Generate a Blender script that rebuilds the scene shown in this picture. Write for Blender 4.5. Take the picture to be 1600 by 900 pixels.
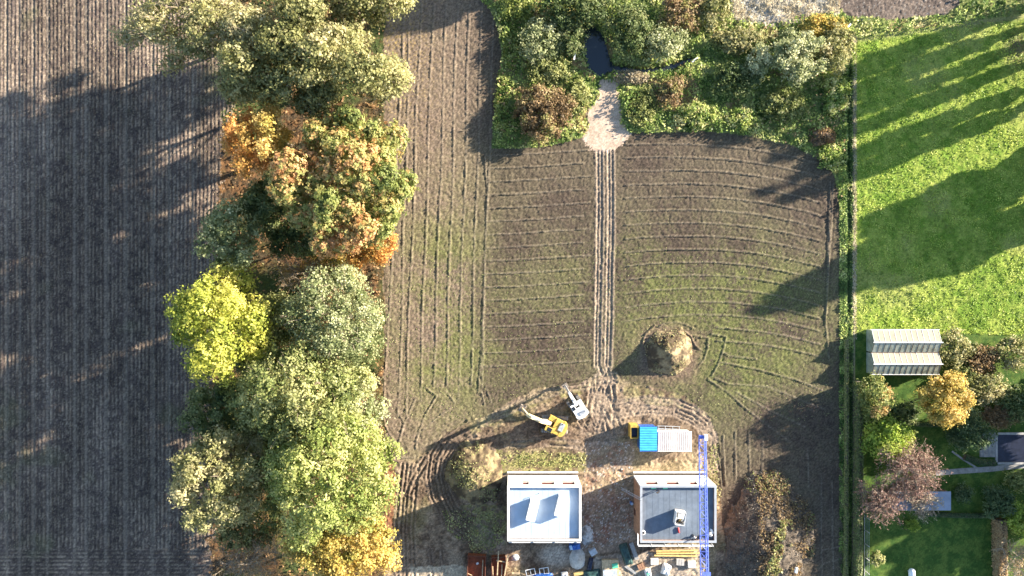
import bpy, bmesh, math, random
import numpy as np
from mathutils import Vector, Matrix
R = math.radians
for o in list(bpy.data.objects): bpy.data.objects.remove(o)
scn = bpy.context.scene
COL = scn.collection

# ------------------------------------------------------------------ camera, sky, sun, exposure
CAM_H = 137.5                      # metres above the ground; 8 photo pixels per metre on the ground
SUN_EL, SUN_AZ = 16.8, 21.0        # elevation; direction towards the sun, counter-clockwise from +X
cam = bpy.data.cameras.new('camera'); camo = bpy.data.objects.new('camera', cam); COL.objects.link(camo)
camo.location = (0, 0, CAM_H); camo.rotation_euler = (0, 0, 0)
cam.sensor_width = 36; cam.lens = 24.75; cam.clip_start = 1; cam.clip_end = 6000
scn.camera = camo
wd = bpy.data.worlds.new('World'); scn.world = wd; wd.use_nodes = True
nt = wd.node_tree; nt.nodes.clear()
sky = nt.nodes.new('ShaderNodeTexSky'); sky.sky_type = 'NISHITA'; sky.sun_disc = False
sky.sun_elevation = R(SUN_EL); sky.sun_rotation = R(90 - SUN_AZ)
sky.air_density = 1.0; sky.dust_density = 0.6; sky.ozone_density = 1.5
bg = nt.nodes.new('ShaderNodeBackground'); bg.inputs['Strength'].default_value = 0.08
wo = nt.nodes.new('ShaderNodeOutputWorld')
nt.links.new(sky.outputs[0], bg.inputs[0]); nt.links.new(bg.outputs[0], wo.inputs[0])
sl = bpy.data.lights.new('sun', 'SUN'); sl.energy = 5.0; sl.angle = R(0.8); sl.color = (1.0, 0.90, 0.76)
slo = bpy.data.objects.new('sun', sl); COL.objects.link(slo)
sd = Vector((math.cos(R(SUN_EL))*math.cos(R(SUN_AZ)), math.cos(R(SUN_EL))*math.sin(R(SUN_AZ)), math.sin(R(SUN_EL))))
slo.rotation_euler = sd.to_track_quat('Z', 'Y').to_euler(); slo.location = (80, 40, 60)
scn.view_settings.view_transform = 'Standard'; scn.view_settings.look = 'None'
scn.view_settings.gamma = 1.0; scn.view_settings.use_curve_mapping = False
scn.view_settings.exposure = 2.25

# ------------------------------------------------------------------ helpers: positions, tags, meshes
def W(px, py, z=0.0):
    s = (1 - z/CAM_H)/8
    return ((px-800)*s, (450-py)*s, z)
def tag(o, label=None, cat=None, group=None, kind=None):
    if label: o['label'] = label
    if cat: o['category'] = cat
    if group: o['group'] = group
    if kind: o['kind'] = kind
    return o
def empty(name, loc, rz=0):
    o = bpy.data.objects.new(name, None); COL.objects.link(o); o.location = loc; o.rotation_euler = (0, 0, rz)
    o.empty_display_size = .3
    return o
def link(name, me, parent=None, loc=None, rz=0):
    o = bpy.data.objects.new(name, me); COL.objects.link(o)
    if parent: o.parent = parent
    if loc is not None: o.location = loc
    if rz: o.rotation_euler = (0, 0, rz)
    return o
def np_mesh(name, verts, faces, mat, col=None, smooth=False):
    verts = np.asarray(verts, np.float32); faces = np.asarray(faces, np.int32)
    me = bpy.data.meshes.new(name); n, k = faces.shape
    me.vertices.add(len(verts)); me.vertices.foreach_set('co', verts.ravel())
    me.loops.add(n*k); me.loops.foreach_set('vertex_index', faces.ravel())
    me.polygons.add(n); me.polygons.foreach_set('loop_start', np.arange(0, n*k, k, dtype=np.int32))
    if smooth: me.polygons.foreach_set('use_smooth', np.ones(n, bool))
    if col is not None:
        a = me.color_attributes.new('Col', 'FLOAT_COLOR', 'POINT')
        c4 = np.ones((len(verts), 4), np.float32); c4[:, :3] = col; a.data.foreach_set('color', c4.ravel())
    me.update(calc_edges=True); me.materials.append(mat)
    return me
class MB:
    """collects boxes, tubes, prisms and builds ONE mesh object"""
    def __init__(s): s.v = []; s.f = []
    def add(s, vs, fs):
        b = len(s.v); s.v += [tuple(v) for v in vs]; s.f += [tuple(i+b for i in f) for f in fs]; return s
    def box(s, c, d, rz=0, rx=0, ry=0, taper=1.0):
        x, y, z = d[0]/2, d[1]/2, d[2]/2
        m = Matrix.Rotation(rz, 3, 'Z') @ Matrix.Rotation(ry, 3, 'Y') @ Matrix.Rotation(rx, 3, 'X')
        vs = []
        for sz in (-1, 1):
            t = taper if sz > 0 else 1
            for sx, sy in ((-1, -1), (1, -1), (1, 1), (-1, 1)):
                vs.append(m @ Vector((sx*x*t, sy*y*t, sz*z)) + Vector(c))
        return s.add(vs, [(3, 2, 1, 0), (4, 5, 6, 7), (0, 1, 5, 4), (1, 2, 6, 5), (2, 3, 7, 6), (3, 0, 4, 7)])
    def prism(s, pts, z0, z1):
        n = len(pts); vs = [(x, y, z0) for x, y in pts] + [(x, y, z1) for x, y in pts]
        return s.add(vs, [tuple(range(n-1, -1, -1)), tuple(range(n, 2*n))] + [(i, (i+1) % n, (i+1) % n+n, i+n) for i in range(n)])
    def side(s, pts, y0, y1):            # outline in x,z extruded along y
        n = len(pts); vs = [(x, y0, z) for x, z in pts] + [(x, y1, z) for x, z in pts]
        return s.add(vs, [tuple(range(n)), tuple(range(2*n-1, n-1, -1))] + [((i+1) % n, i, i+n, (i+1) % n+n) for i in range(n)])
    def tube(s, pts, rad, k=6):
        pts = [Vector(p) for p in pts]
        if not isinstance(rad, (list, tuple)): rad = [rad]*len(pts)
        b = len(s.v); n = len(pts)
        for i, p in enumerate(pts):
            d = (pts[min(i+1, n-1)] - pts[max(i-1, 0)]).normalized()
            u = d.cross(Vector((0, 0, 1)) if abs(d.z) < .9 else Vector((1, 0, 0))).normalized(); w = d.cross(u)
            for j in range(k):
                a = 2*math.pi*j/k; s.v.append(tuple(p + (u*math.cos(a) + w*math.sin(a))*rad[i]))
        for i in range(n-1):
            for j in range(k):
                s.f.append((b+i*k+j, b+i*k+(j+1) % k, b+(i+1)*k+(j+1) % k, b+(i+1)*k+j))
        s.f.append(tuple(b+j for j in range(k-1, -1, -1))); s.f.append(tuple(b+(n-1)*k+j for j in range(k)))
        return s
    def mesh(s, name, mat, bevel=0, smooth=False):
        me = bpy.data.meshes.new(name); me.from_pydata(s.v, [], s.f)
        bm = bmesh.new(); bm.from_mesh(me); bmesh.ops.recalc_face_normals(bm, faces=bm.faces)
        if bevel: bmesh.ops.bevel(bm, geom=bm.edges[:], offset=bevel, segments=2, affect='EDGES', profile=.6, clamp_overlap=True)
        bm.to_mesh(me); bm.free()
        if smooth:
            for p in me.polygons: p.use_smooth = True
        me.materials.append(mat); return me
    def build(s, name, mat, parent=None, loc=None, rz=0, bevel=0, smooth=False):
        return link(name, s.mesh(name, mat, bevel, smooth), parent, loc, rz)

# ------------------------------------------------------------------ materials
def nodes(name):
    m = bpy.data.materials.new(name); m.use_nodes = True; t = m.node_tree; t.nodes.clear()
    out = t.nodes.new('ShaderNodeOutputMaterial'); p = t.nodes.new('ShaderNodeBsdfPrincipled')
    t.links.new(p.outputs[0], out.inputs[0]); return m, t, p, out
def N(t, typ, **kw):
    n = t.nodes.new(typ)
    for k, v in kw.items():
        if hasattr(n, k): setattr(n, k, v)
        else: n.inputs[k].default_value = v
    return n
def mat(name, c, rough=.6, var=.25, scale=1.5, metal=0, spec=.4, bump=0.0, bscale=12, c2=None):
    m, t, p, out = nodes(name)
    tc = N(t, 'ShaderNodeNewGeometry'); n = N(t, 'ShaderNodeTexNoise', **{'Scale': scale, 'Detail': 6.0, 'Roughness': .65})
    t.links.new(tc.outputs['Position'], n.inputs['Vector'])
    mx = N(t, 'ShaderNodeMix', data_type='RGBA')
    b = c2 if c2 else tuple(x*(1-var*1.6) for x in c)
    a = c if c2 else tuple(min(1, x*(1+var*.6)) for x in c)
    mx.inputs[6].default_value = (*b, 1); mx.inputs[7].default_value = (*a, 1)
    r = N(t, 'ShaderNodeMapRange', **{'From Min': .32, 'From Max': .68}); t.links.new(n.outputs['Fac'], r.inputs['Value'])
    t.links.new(r.outputs[0], mx.inputs[0]); t.links.new(mx.outputs[2], p.inputs['Base Color'])
    p.inputs['Roughness'].default_value = rough; p.inputs['Metallic'].default_value = metal
    p.inputs['Specular IOR Level'].default_value = spec
    if bump:
        bn = N(t, 'ShaderNodeTexNoise', **{'Scale': bscale, 'Detail': 5.0}); t.links.new(tc.outputs['Position'], bn.inputs['Vector'])
        bp = N(t, 'ShaderNodeBump', **{'Strength': 1.0, 'Distance': bump}); t.links.new(bn.outputs['Fac'], bp.inputs['Height'])
        t.links.new(bp.outputs[0], p.inputs['Normal'])
    return m
def ground_mat(name, bump=.05, bscale=5.0, var=.35, rough=.95):
    m, t, p, out = nodes(name)
    at = N(t, 'ShaderNodeAttribute', attribute_name='Col'); g = N(t, 'ShaderNodeNewGeometry')
    n = N(t, 'ShaderNodeTexNoise', **{'Scale': 3.1, 'Detail': 7.0, 'Roughness': .75}); t.links.new(g.outputs['Position'], n.inputs['Vector'])
    r = N(t, 'ShaderNodeMapRange', **{'From Min': .3, 'From Max': .7, 'To Min': 1-var, 'To Max': 1+var}); t.links.new(n.outputs['Fac'], r.inputs['Value'])
    mx = N(t, 'ShaderNodeMix', data_type='RGBA', blend_type='MULTIPLY'); mx.inputs[0].default_value = 1
    t.links.new(at.outputs['Color'], mx.inputs[6]); t.links.new(r.outputs[0], mx.inputs[7]); t.links.new(mx.outputs[2], p.inputs['Base Color'])
    p.inputs['Roughness'].default_value = rough; p.inputs['Specular IOR Level'].default_value = .15
    bn = N(t, 'ShaderNodeTexNoise', **{'Scale': bscale, 'Detail': 6.0, 'Roughness': .7}); t.links.new(g.outputs['Position'], bn.inputs['Vector'])
    bp = N(t, 'ShaderNodeBump', **{'Strength': 1.0, 'Distance': bump}); t.links.new(bn.outputs['Fac'], bp.inputs['Height']); t.links.new(bp.outputs[0], p.inputs['Normal'])
    return m
def leaf_mat(name, transl=.45):
    m, t, p, out = nodes(name)
    at = N(t, 'ShaderNodeAttribute', attribute_name='Col')
    t.links.new(at.outputs['Color'], p.inputs['Base Color']); p.inputs['Roughness'].default_value = .55; p.inputs['Specular IOR Level'].default_value = .3
    tr = N(t, 'ShaderNodeBsdfTranslucent'); t.links.new(at.outputs['Color'], tr.inputs['Color'])
    ms = N(t, 'ShaderNodeMixShader'); ms.inputs[0].default_value = transl
    t.links.new(p.outputs[0], ms.inputs[1]); t.links.new(tr.outputs[0], ms.inputs[2]); t.links.new(ms.outputs[0], out.inputs[0])
    return m
LEAF = leaf_mat('foliage'); GRASSM = leaf_mat('grass_blade', .25)
BARK = mat('bark', (.16, .125, .09), .9, .4, 3, bump=.03)
TWIG = mat('pale_twig', (.36, .29, .21), .9, .3, 2)
M = dict(
 white=mat('white_render', (.80, .78, .74), .8, .10, .8), membrane=mat('white_roof_membrane', (.42, .51, .61), .32, .10, .35, spec=.5),
 bitumen=mat('grey_bitumen', (.125, .155, .195), .75, .16, .7, bump=.006, bscale=6), brick=mat('brick_red', (.34, .13, .075), .85, .3, 4),
 winred=mat('dark_red_reveal', (.13, .03, .018), .8, .3, 4), terracotta=mat('terracotta_block', (.40, .22, .13), .85, .3, 2.5), coping=mat('coping_metal', (.33, .35, .38), .45, .12, 1),
 darkwall=mat('dark_brown_brick', (.12, .075, .055), .85, .3, 3), concrete=mat('concrete', (.42, .40, .37), .9, .2, 1.5, bump=.01),
 paleconc=mat('pale_concrete', (.62, .60, .56), .9, .15, 1.5), yellow=mat('machine_yellow', (.58, .38, .08), .5, .3, 2.5),
 paleyellow=mat('faded_cream_yellow', (.74, .60, .34), .5, .15, 2), offwhite=mat('off_white_paint', (.80, .79, .77), .4, .08, 2),
 dark=mat('dark_rubber', (.03, .03, .032), .7, .3, 4), steel=mat('worn_steel', (.34, .33, .31), .45, .3, 4, metal=.6),
 track=mat('dusty_track', (.24, .20, .165), .8, .35, 4), glass=mat('dark_glass', (.02, .025, .03), .08, .1, 2, spec=.8),
 hood=mat('grey_hood', (.34, .36, .37), .5, .2, 3), blue=mat('blue_sheet_roof', (.055, .36, .66), .4, .18, .9),
 whiteroof=mat('white_sheet_roof', (.58, .57, .55), .5, .18, 1.1, c2=(.46, .38, .35)), rust=mat('rust', (.33, .095, .035), .85, .45, 2.2, c2=(.13, .04, .02), bump=.02),
 rustdark=mat('dark_rust', (.13, .045, .025), .9, .4, 3), crane=mat('crane_blue', (.13, .19, .66), .45, .2, 1.5), red=mat('red_paint', (.55, .05, .05), .5, .2, 3),
 timber=mat('pale_timber', (.55, .41, .24), .75, .3, 3), formwork=mat('yellow_formwork_timber', (.66, .47, .17), .7, .25, 2), greytimber=mat('grey_timber', (.30, .30, .29), .85, .25, 3),
 greentarp=mat('dark_green_tarpaulin', (.035, .085, .075), .5, .4, 2.5, bump=.05, bscale=3), bluetarp=mat('blue_tarpaulin', (.04, .14, .48), .4, .4, 3, bump=.05, bscale=4),
 navytarp=mat('navy_tarpaulin', (.02, .028, .06), .4, .4, 3, bump=.05, bscale=4), green=mat('mint_green_plastic', (.10, .52, .30), .45, .15, 2),
 bag=mat('white_woven_bag', (.74, .73, .70), .8, .15, 3, bump=.04, bscale=5), lightblue=mat('pale_blue_plastic', (.42, .58, .76), .45, .2, 3),
 sand=mat('pale_sand', (.46, .41, .34), .95, .22, 1.6, bump=.05, bscale=4), greywrap=mat('grey_shrink_wrap', (.42, .46, .50), .4, .2, 2, bump=.02, bscale=4),
 frame=mat('white_window_frame', (.78, .78, .77), .4, .06, 2), pane=mat('cream_glasshouse_pane', (.34, .295, .21), .3, .14, .7, spec=.6),
 paneg=mat('greenish_glass_pane', (.36, .38, .30), .22, .3, .9, spec=.6), bar=mat('white_glazing_bar', (.62, .61, .58), .5, .12, 2),
 shed=mat('blue_grey_roof_sheet', (.25, .29, .36), .4, .12, .6, metal=.3), wood=mat('brown_boards', (.20, .13, .08), .85, .3, 2),
 pool=mat('navy_pool_cover', (.014, .019, .04), .35, .3, 1.5), paving=mat('grey_paving', (.30, .285, .26), .9, .25, 1.2, bump=.01), coppal=mat('pale_coping', (.34, .33, .31), .8, .15, 1.5),
 fencewood=mat('weathered_fence', (.33, .31, .28), .9, .25, 2), post=mat('white_concrete_post', (.62, .61, .58), .85, .12, 2), soil=mat('dark_soil', (.10, .075, .055), .95, .3, 2, bump=.05),
 skin=mat('skin', (.55, .33, .24), .6, .1, 5), cloth_dark=mat('dark_workwear', (.025, .028, .04), .9, .3, 6), cloth_white=mat('pale_workwear', (.60, .58, .55), .9, .2, 6), cloth_blue=mat('blue_workwear', (.05, .08, .16), .9, .2, 6),
 helmet=mat('white_helmet', (.8, .8, .78), .35, .05, 4), hair=mat('brown_hair', (.05, .03, .02), .8, .2, 8), tank=mat('white_tank', (.80, .81, .81), .35, .06, 1.5))
def water_mat():
    m, t, p, out = nodes('pond_water')
    p.inputs['Base Color'].default_value = (.018, .026, .034, 1); p.inputs['Roughness'].default_value = .06; p.inputs['Specular IOR Level'].default_value = .6
    g = N(t, 'ShaderNodeNewGeometry'); n = N(t, 'ShaderNodeTexNoise', **{'Scale': 2.5, 'Detail': 3.0}); t.links.new(g.outputs['Position'], n.inputs['Vector'])
    b = N(t, 'ShaderNodeBump', **{'Strength': .3, 'Distance': .02}); t.links.new(n.outputs['Fac'], b.inputs['Height']); t.links.new(b.outputs[0], p.inputs['Normal'])
    return m

# ------------------------------------------------------------------ numpy noise and fields
def h2(ix, iy, seed):
    h = (ix.astype(np.int64)*374761393 + iy.astype(np.int64)*668265263 + seed*1442695041) & 0x7fffffff
    h = ((h ^ (h >> 13))*1274126177) & 0x7fffffff
    return ((h ^ (h >> 16)) & 0xffff)/65535.0
def vnoise(x, y, seed):
    ix = np.floor(x); iy = np.floor(y); fx = x-ix; fy = y-iy; fx = fx*fx*(3-2*fx); fy = fy*fy*(3-2*fy)
    a = h2(ix, iy, seed); b = h2(ix+1, iy, seed); c = h2(ix, iy+1, seed); d = h2(ix+1, iy+1, seed)
    return (a*(1-fx)+b*fx)*(1-fy)+(c*(1-fx)+d*fx)*fy
def fbm(x, y, f, seed, octv=4, gain=.55):
    s = 0; a = 1; t = 0
    for i in range(octv):
        s = s + a*vnoise(x*f, y*f, seed+i*17); t += a; a *= gain; f *= 2.03
    return s/t
def sstep(a, b, x):
    t = np.clip((x-a)/(b-a), 0, 1); return t*t*(3-2*t)
def inpoly(px, py, poly):
    r = np.zeros(px.shape, bool); n = len(poly)
    for i in range(n):
        x0, y0 = poly[i]; x1, y1 = poly[(i+1) % n]
        if y0 == y1: continue
        c = ((py >= min(y0, y1)) & (py < max(y0, y1)) & (px < (x1-x0)*(py-y0)/(y1-y0)+x0)); r ^= c
    return r
# one tensor grid: 0.2 m cells in and around the frame, stretching to the horizon
def axis(half):
    fine = np.arange(-half, half+.001, .215); out = []; d = .3; p = half
    while p < 2500: p += d; out.append(p); d *= 1.24
    out = np.array(out); return np.concatenate([-out[::-1], fine, out])
gx = axis(106); gy = axis(61)
X, Y = np.meshgrid(gx, gy); PX = 800+X*8; PY = 450-Y*8
wx = (fbm(X, Y, .35, 3)-.5)*14+(fbm(X, Y, 1.6, 5, 2)-.5)*5; wy = (fbm(X, Y, .35, 7)-.5)*14+(fbm(X, Y, 1.6, 9, 2)-.5)*5
QX, QY = PX+wx*.6, PY+wy*.6                        # ragged borders
def line_field(polys, cut=14):
    """distance in photo pixels to the nearest of many polylines, and the side"""
    D = np.full(X.shape, 99.0)
    for pl in polys:
        for (x0, y0), (x1, y1) in zip(pl[:-1], pl[1:]):
            i0 = np.searchsorted(PX[0], min(x0, x1)-cut); i1 = np.searchsorted(PX[0], max(x0, x1)+cut)
            yy = gy; j0 = np.searchsorted(yy, (450-max(y0, y1)-cut)/8); j1 = np.searchsorted(yy, (450-min(y0, y1)+cut)/8)
            if i1 <= i0 or j1 <= j0: continue
            sx = PX[j0:j1, i0:i1]+wx[j0:j1, i0:i1]*.12; sy = PY[j0:j1, i0:i1]+wy[j0:j1, i0:i1]*.12
            dx, dy = x1-x0, y1-y0; t = np.clip(((sx-x0)*dx+(sy-y0)*dy)/(dx*dx+dy*dy+1e-9), 0, 1)
            d = np.hypot(sx-x0-t*dx, sy-y0-t*dy); D[j0:j1, i0:i1] = np.minimum(D[j0:j1, i0:i1], d)
    return D
# zones
BIG = 40000
Z_PLOUGH, Z_STUB, Z_WOOD, Z_SCRUB, Z_DITCH, Z_MEADOW, Z_LAWN, Z_YARD, Z_SOIL, Z_SAND = range(10)
rng0 = np.random.default_rng(2); zone = np.full(X.shape, Z_PLOUGH, np.int8)
EX = PX+wx*2.2+(rng0.random(X.shape)-.5)*8
zone[EX < 352-20*sstep(200, 500, PY)] = Z_STUB
zone[(EX >= 352-20*sstep(200, 500, PY)) & (QX < 600)] = Z_WOOD
scrub_poly = [(748, -BIG), (745, -5), (764, 12), (778, 40), (783, 85), (777, 140), (771, 200), (768, 232), (800, 232), (850, 229), (895, 219), (920, 212), (985, 208), (1100, 205), (1165, 211), (1240, 228), (1285, 250), (1303, 275), (1309, 300), (1311, 330), (1316, 600), (1316, BIG), (BIG, BIG), (BIG, -BIG)]
zone[inpoly(PX+wx*.25, PY+wy*.25, scrub_poly)] = Z_SCRUB
zone[(PX+wx*.15 > 1321) & (PX+wx*.15 < 1336) & (PY > 50)] = Z_DITCH
zone[(PX+wx*.1 >= 1336) & (PY+wy*.15 > 58-(PX-1336)*.14) & (PY+wy*.3 < 522)] = Z_MEADOW
zone[(PX > 1336) & (PY+wy*.3 >= 522)] = Z_LAWN
zone[inpoly(QX, QY, [(1318, -900), (1310, 8), (1322, 24), (1400, 30), (1480, 22), (1500, 8), (1500, -900)])] = Z_SOIL
yard_poly = [(598, 700), (640, 722), (662, 708), (700, 676), (760, 648), (800, 625), (840, 606), (905, 600), (925, 588), (962, 588), (985, 600), (1060, 613), (1105, 645), (1122, 680), (1120, 760), (1135, 850), (1150, BIG), (598, BIG)]
zone[inpoly(QX, QY, yard_poly) & (QX > 600)] = Z_YARD
sand_poly = [(936, 128), (962, 128), (970, 160), (968, 190), (984, 208), (980, 222), (962, 234), (944, 238), (920, 232), (911, 216), (918, 200), (918, 178), (930, 160)]
zone[inpoly(PX+wx*.8+(rng0.random(X.shape)-.5)*5, PY+wy*.8+(rng0.random(X.shape)-.5)*5, sand_poly)] = Z_SAND
pond_poly = [(916, 40), (930, 42), (945, 60), (950, 84), (958, 101), (1000, 109), (1040, 103), (1066, 95), (1080, 90), (1078, 93), (1050, 105), (1010, 111), (975, 112), (950, 110), (934, 118), (921, 104), (916, 75)]

# plough lines
ridges = []; rng = np.random.default_rng(4)
topx = [627.5, 638.5, 654.4, 673.7, 694.3, 712.2, 731.5, 750.8, 769.4]; botx = [604, 625.5, 637, 659, 679, 698.5, 717.7, 737, 753.5]; boty = [640, 655, 650, 632, 607, 616, 628, 616, 612]
for a, b, yb in zip(topx, botx, boty):
    pts = []
    for y in np.arange(6, yb+1, 23): pts.append((a+(b-a)*(y-100)/460+1.2*math.sin(y*.02+a), y))
    ridges.append(pts)
for k in range(18):                                   # left block
    y0 = 243+20.6*k
    if y0 > 590: break
    ridges.append([(759-6*(y0-243)/350+(2 if k % 3 else 0), y0), (800, y0-1.5), (860, y0-5), (912 if k % 2 else 922, y0-9)])
for k in range(16):                                   # right block, arched
    y0 = 225+20.5*k; t = (y0-226)/274; xa = 1060+40*t; pts = []
    x0 = 976 if y0 < 500 else 1120
    for x in np.arange(x0, 1302, 18):
        q = (x-xa)/110; pts.append((x, y0+(q*q*(1.5+7.5*t) if q < 0 else q*q*(7.5+2*t))))
    pts = [p for p in pts if p[1] > 216 and p[0] < 1296]
    if 512 < y0 < 530: pts = [p for p in pts if p[0] > 1090]
    ridges.append(pts)
ridges += [[(1068, 516), (1080, 526), (1086, 540), (1096, 548)], [(1003, 545), (1008, 522), (1024, 508)], [(1125, 566), (1180, 576), (1240, 592), (1285, 610)], [(1118, 592), (1140, 600), (1200, 604), (1250, 624), (1290, 640)], [(1106, 592), (1136, 612), (1168, 640), (1200, 665), (1235, 690)], [(1150, 612), (1200, 640), (1260, 668)],
 [(1030, 510), (1040, 505), (1054, 503), (1070, 506), (1085, 514)], [(1085, 525), (1107, 528), (1106, 545), (1100, 562), (1088, 576)], [(1111, 522), (1135, 526), (1131, 545), (1121, 572), (1112, 588)], [(1130, 550), (1138, 556), (1182, 561)],
 [(665, 605), (683, 618), (664, 650), (653, 680), (650, 702)], [(698, 611), (711, 630)], [(705, 636), (690, 648), (656, 676), (650, 690)], [(650, 622), (637, 650), (628, 675), (623, 692), (620, 716)], [(621, 640), (631, 660), (624, 688)], [(598, 655), (605, 672), (618, 692)],
 [(597, 698), (608, 708), (622, 715), (648, 714)], [(597, 430), (600, 500), (596, 560), (595, 625), (600, 660)], [(752, 612), (757, 632)], [(761, 610), (767, 628)], [(1302, 285), (1298, 360), (1294, 430), (1290, 500), (1296, 560)], [(1297, 285), (1293, 430), (1291, 490)],
 [(1283, 745), (1284, 900)], [(1300, 750), (1302, 900)], [(1262, 700), (1264, 760)], [(1148, 672), (1150, 750)], [(1170, 674), (1172, 752)], [(1192, 690), (1190, 752)], [(1130, 680), (1132, 740)], [(1284, 860), (1318, 852)], [(1284, 882), (1318, 872)], [(757, 245), (762, 300), (757, 420), (752, 560), (747, 615)]]
RD = line_field(ridges); VD = line_field(ridges[:9], 8)
ruts = [[(x, 236), (x+.5, 330), (x-2, 470), (x-4, 572)] for x in (934.5, 939.5, 951.5, 956.5)]
for k in range(26):
    x0 = rng.uniform(922, 962); x1 = x0+rng.uniform(-22, 22); y0 = rng.uniform(560, 640); ruts.append([(x0, y0), ((x0+x1)/2+rng.uniform(-3, 3), y0+25), (x1, y0+rng.uniform(35, 70))])
for k in range(7): ruts.append([(901+k*4.5, 652-k*1.5), (912+k*5, 672), (926+k*5, 694)])
loop = [(962, 592), (925, 600), (880, 606), (830, 624), (780, 648), (735, 668), (700, 690), (684, 715), (680, 745), (686, 775), (702, 805), (735, 832), (780, 858)]
def offset(pl, d):
    out = []
    for i, p in enumerate(pl):
        a = pl[max(i-1, 0)]; b = pl[min(i+1, len(pl)-1)]; dx, dy = b[0]-a[0], b[1]-a[1]; L = math.hypot(dx, dy); out.append((p[0]-dy/L*d, p[1]+dx/L*d))
    return out
for d in (-16, -11, -5, 2, 6, 12): ruts.append(offset(loop[5:] if abs(d) > 6 else loop, d))
arc = [(958, 640), (980, 634), (1015, 630), (1055, 634), (1085, 646), (1105, 662), (1112, 690)]
for d in (-9, -3, 4, 10, 15): ruts.append(offset(arc, d))
for x in (619, 626, 632, 645): ruts.append([(x+10, 725), (x+4, 770), (x, 830), (x+3, 905)])
ruts += [[(663, 715), (645, 745), (632, 775)], [(668, 722), (652, 748), (641, 772)], [(800, 690), (850, 686), (905, 690)], [(790, 697), (860, 695), (910, 700)], [(830, 684), (890, 676)], [(672, 860), (676, 905)], [(690, 862), (696, 905)], [(1120, 690), (1128, 730), (1130, 760)], [(1112, 690), (1124, 735)]]
RT = line_field(ruts)

# heights
big = fbm(X, Y, .05, 21, 3)-.5
clod = fbm(X, Y, 2.6, 31, 2, .9)-.5; fine = rng.random(X.shape)-.5
Zh = big*.15
far = sstep(0, 30, np.maximum(np.abs(X)-103, np.abs(Y)-59))
z_pl = Zh + clod*.17 + fine*.10
rw = .6+.6*sstep(.3, .7, fbm(X, Y, .3, 77, 3))
inpl = (zone == Z_PLOUGH)
z_pl = z_pl + (np.where(PY > 600, .65, 1)*np.where(VD < 4, .14, .24)*rw*np.exp(-(RD/np.where(VD < 4, .85, .95))**2)) - np.where(VD < 4, .03, .07)*rw*np.exp(-((RD-2.2)/1.2)**2)
rows = np.abs(((X+.12*(fbm(X, Y, .2, 41, 2)-.5))/.75) % 1-.5)*2; rowsH = np.abs((Y/.75) % 1-.5)*2
hd = sstep(856, 860, PY+wy*.2)
rr = rows*(1-hd)+rowsH*hd
z_st = Zh + .13*sstep(.3, .95, rr) + clod*.14 + fine*.09
wtrk = np.zeros_like(X)
for xt in (52, 74, 116, 134, 165, 196, 238, 262, 300, 10, 30): wtrk = np.maximum(wtrk, np.exp(-((PX-xt-wx*.08)/2.6)**2))
z_st -= wtrk*.10*(1-hd)
z_wd = Zh + clod*.25 + fine*.1
sc = fbm(X, Y, .35, 51, 4, .6)
z_sc = Zh + (sc-.4)*1.1*(.15+.85*sstep(778, 815, PX))*sstep(0, 30, 1300-PX+20) + clod*.35 + fine*.15
tuft = fbm(X, Y, 1.25, 61, 3, .7)-.5
z_me = Zh + tuft*.24 + fine*.07
z_lw = Zh + tuft*.08 + fine*.03
z_yd = Zh + clod*.30 + fine*.12 + (fbm(X, Y, .4, 71, 3)-.5)*.25
z_so = Zh + clod*.2 + fine*.1
z_sa = Zh + clod*.06 + fine*.02
H = np.select([zone == i for i in range(10)], [z_pl, z_st, z_wd, z_sc, Zh, z_me, z_lw, z_yd, z_so, z_sa], 0)
# ditch
ditch = np.exp(-((PX-1327-wx*.25)/2.6)**4)*sstep(40, 60, PY)*(1-.6*sstep(470, 520, PY))
H = H - .42*ditch + .12*np.exp(-((PX-1334)/2)**2)*sstep(50, 60, PY)
H = np.where(zone == Z_DITCH, H+clod*.3+fine*.1, H)
rutd = np.where((zone == Z_YARD) | (zone == Z_PLOUGH) | (zone == Z_SAND), 1.0, 0)
rutn = .15+1.2*sstep(.32, .68, fbm(X, Y, .35, 79, 3)); rutn = np.where((PX < 735) & (PY > 660), np.maximum(rutn, .7), rutn); rutn = np.where((PX > 925) & (PX < 965) & (PY < 600), 1.0, rutn)
H = H - rutd*rutn*.17*np.exp(-(RT/1.4)**2) + rutd*rutn*.10*np.exp(-((RT-3)/1.3)**2)
# pond bed
pm = inpoly(QX, QY, pond_poly)
pd = line_field([pond_poly+[pond_poly[0]]], 20); pdist = np.where(pm, -pd, pd)
H = H - 1.1*(1-sstep(-2, 7, pdist))*(zone == Z_SCRUB)
# foundations of the houses and other built things stand on level ground
for (a, b, c, d) in ((780, 915, 728, 850), (982, 1110, 728, 850), (1355, 1475, 508, 590), (1520, 1640, 668, 730), (985, 1085, 660, 712), (1388, 1490, 762, 800)):
    lv = sstep(0, 6, PX-a)*sstep(0, 6, b-PX)*sstep(0, 6, PY-c)*sstep(0, 6, d-PY); H = H*(1-lv)
H = H*(1-far)
HG = H
def gz(x, y):
    i = int(np.clip(np.searchsorted(gx, x), 0, len(gx)-1)); j = int(np.clip(np.searchsorted(gy, y), 0, len(gy)-1)); return float(HG[j, i])

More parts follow.
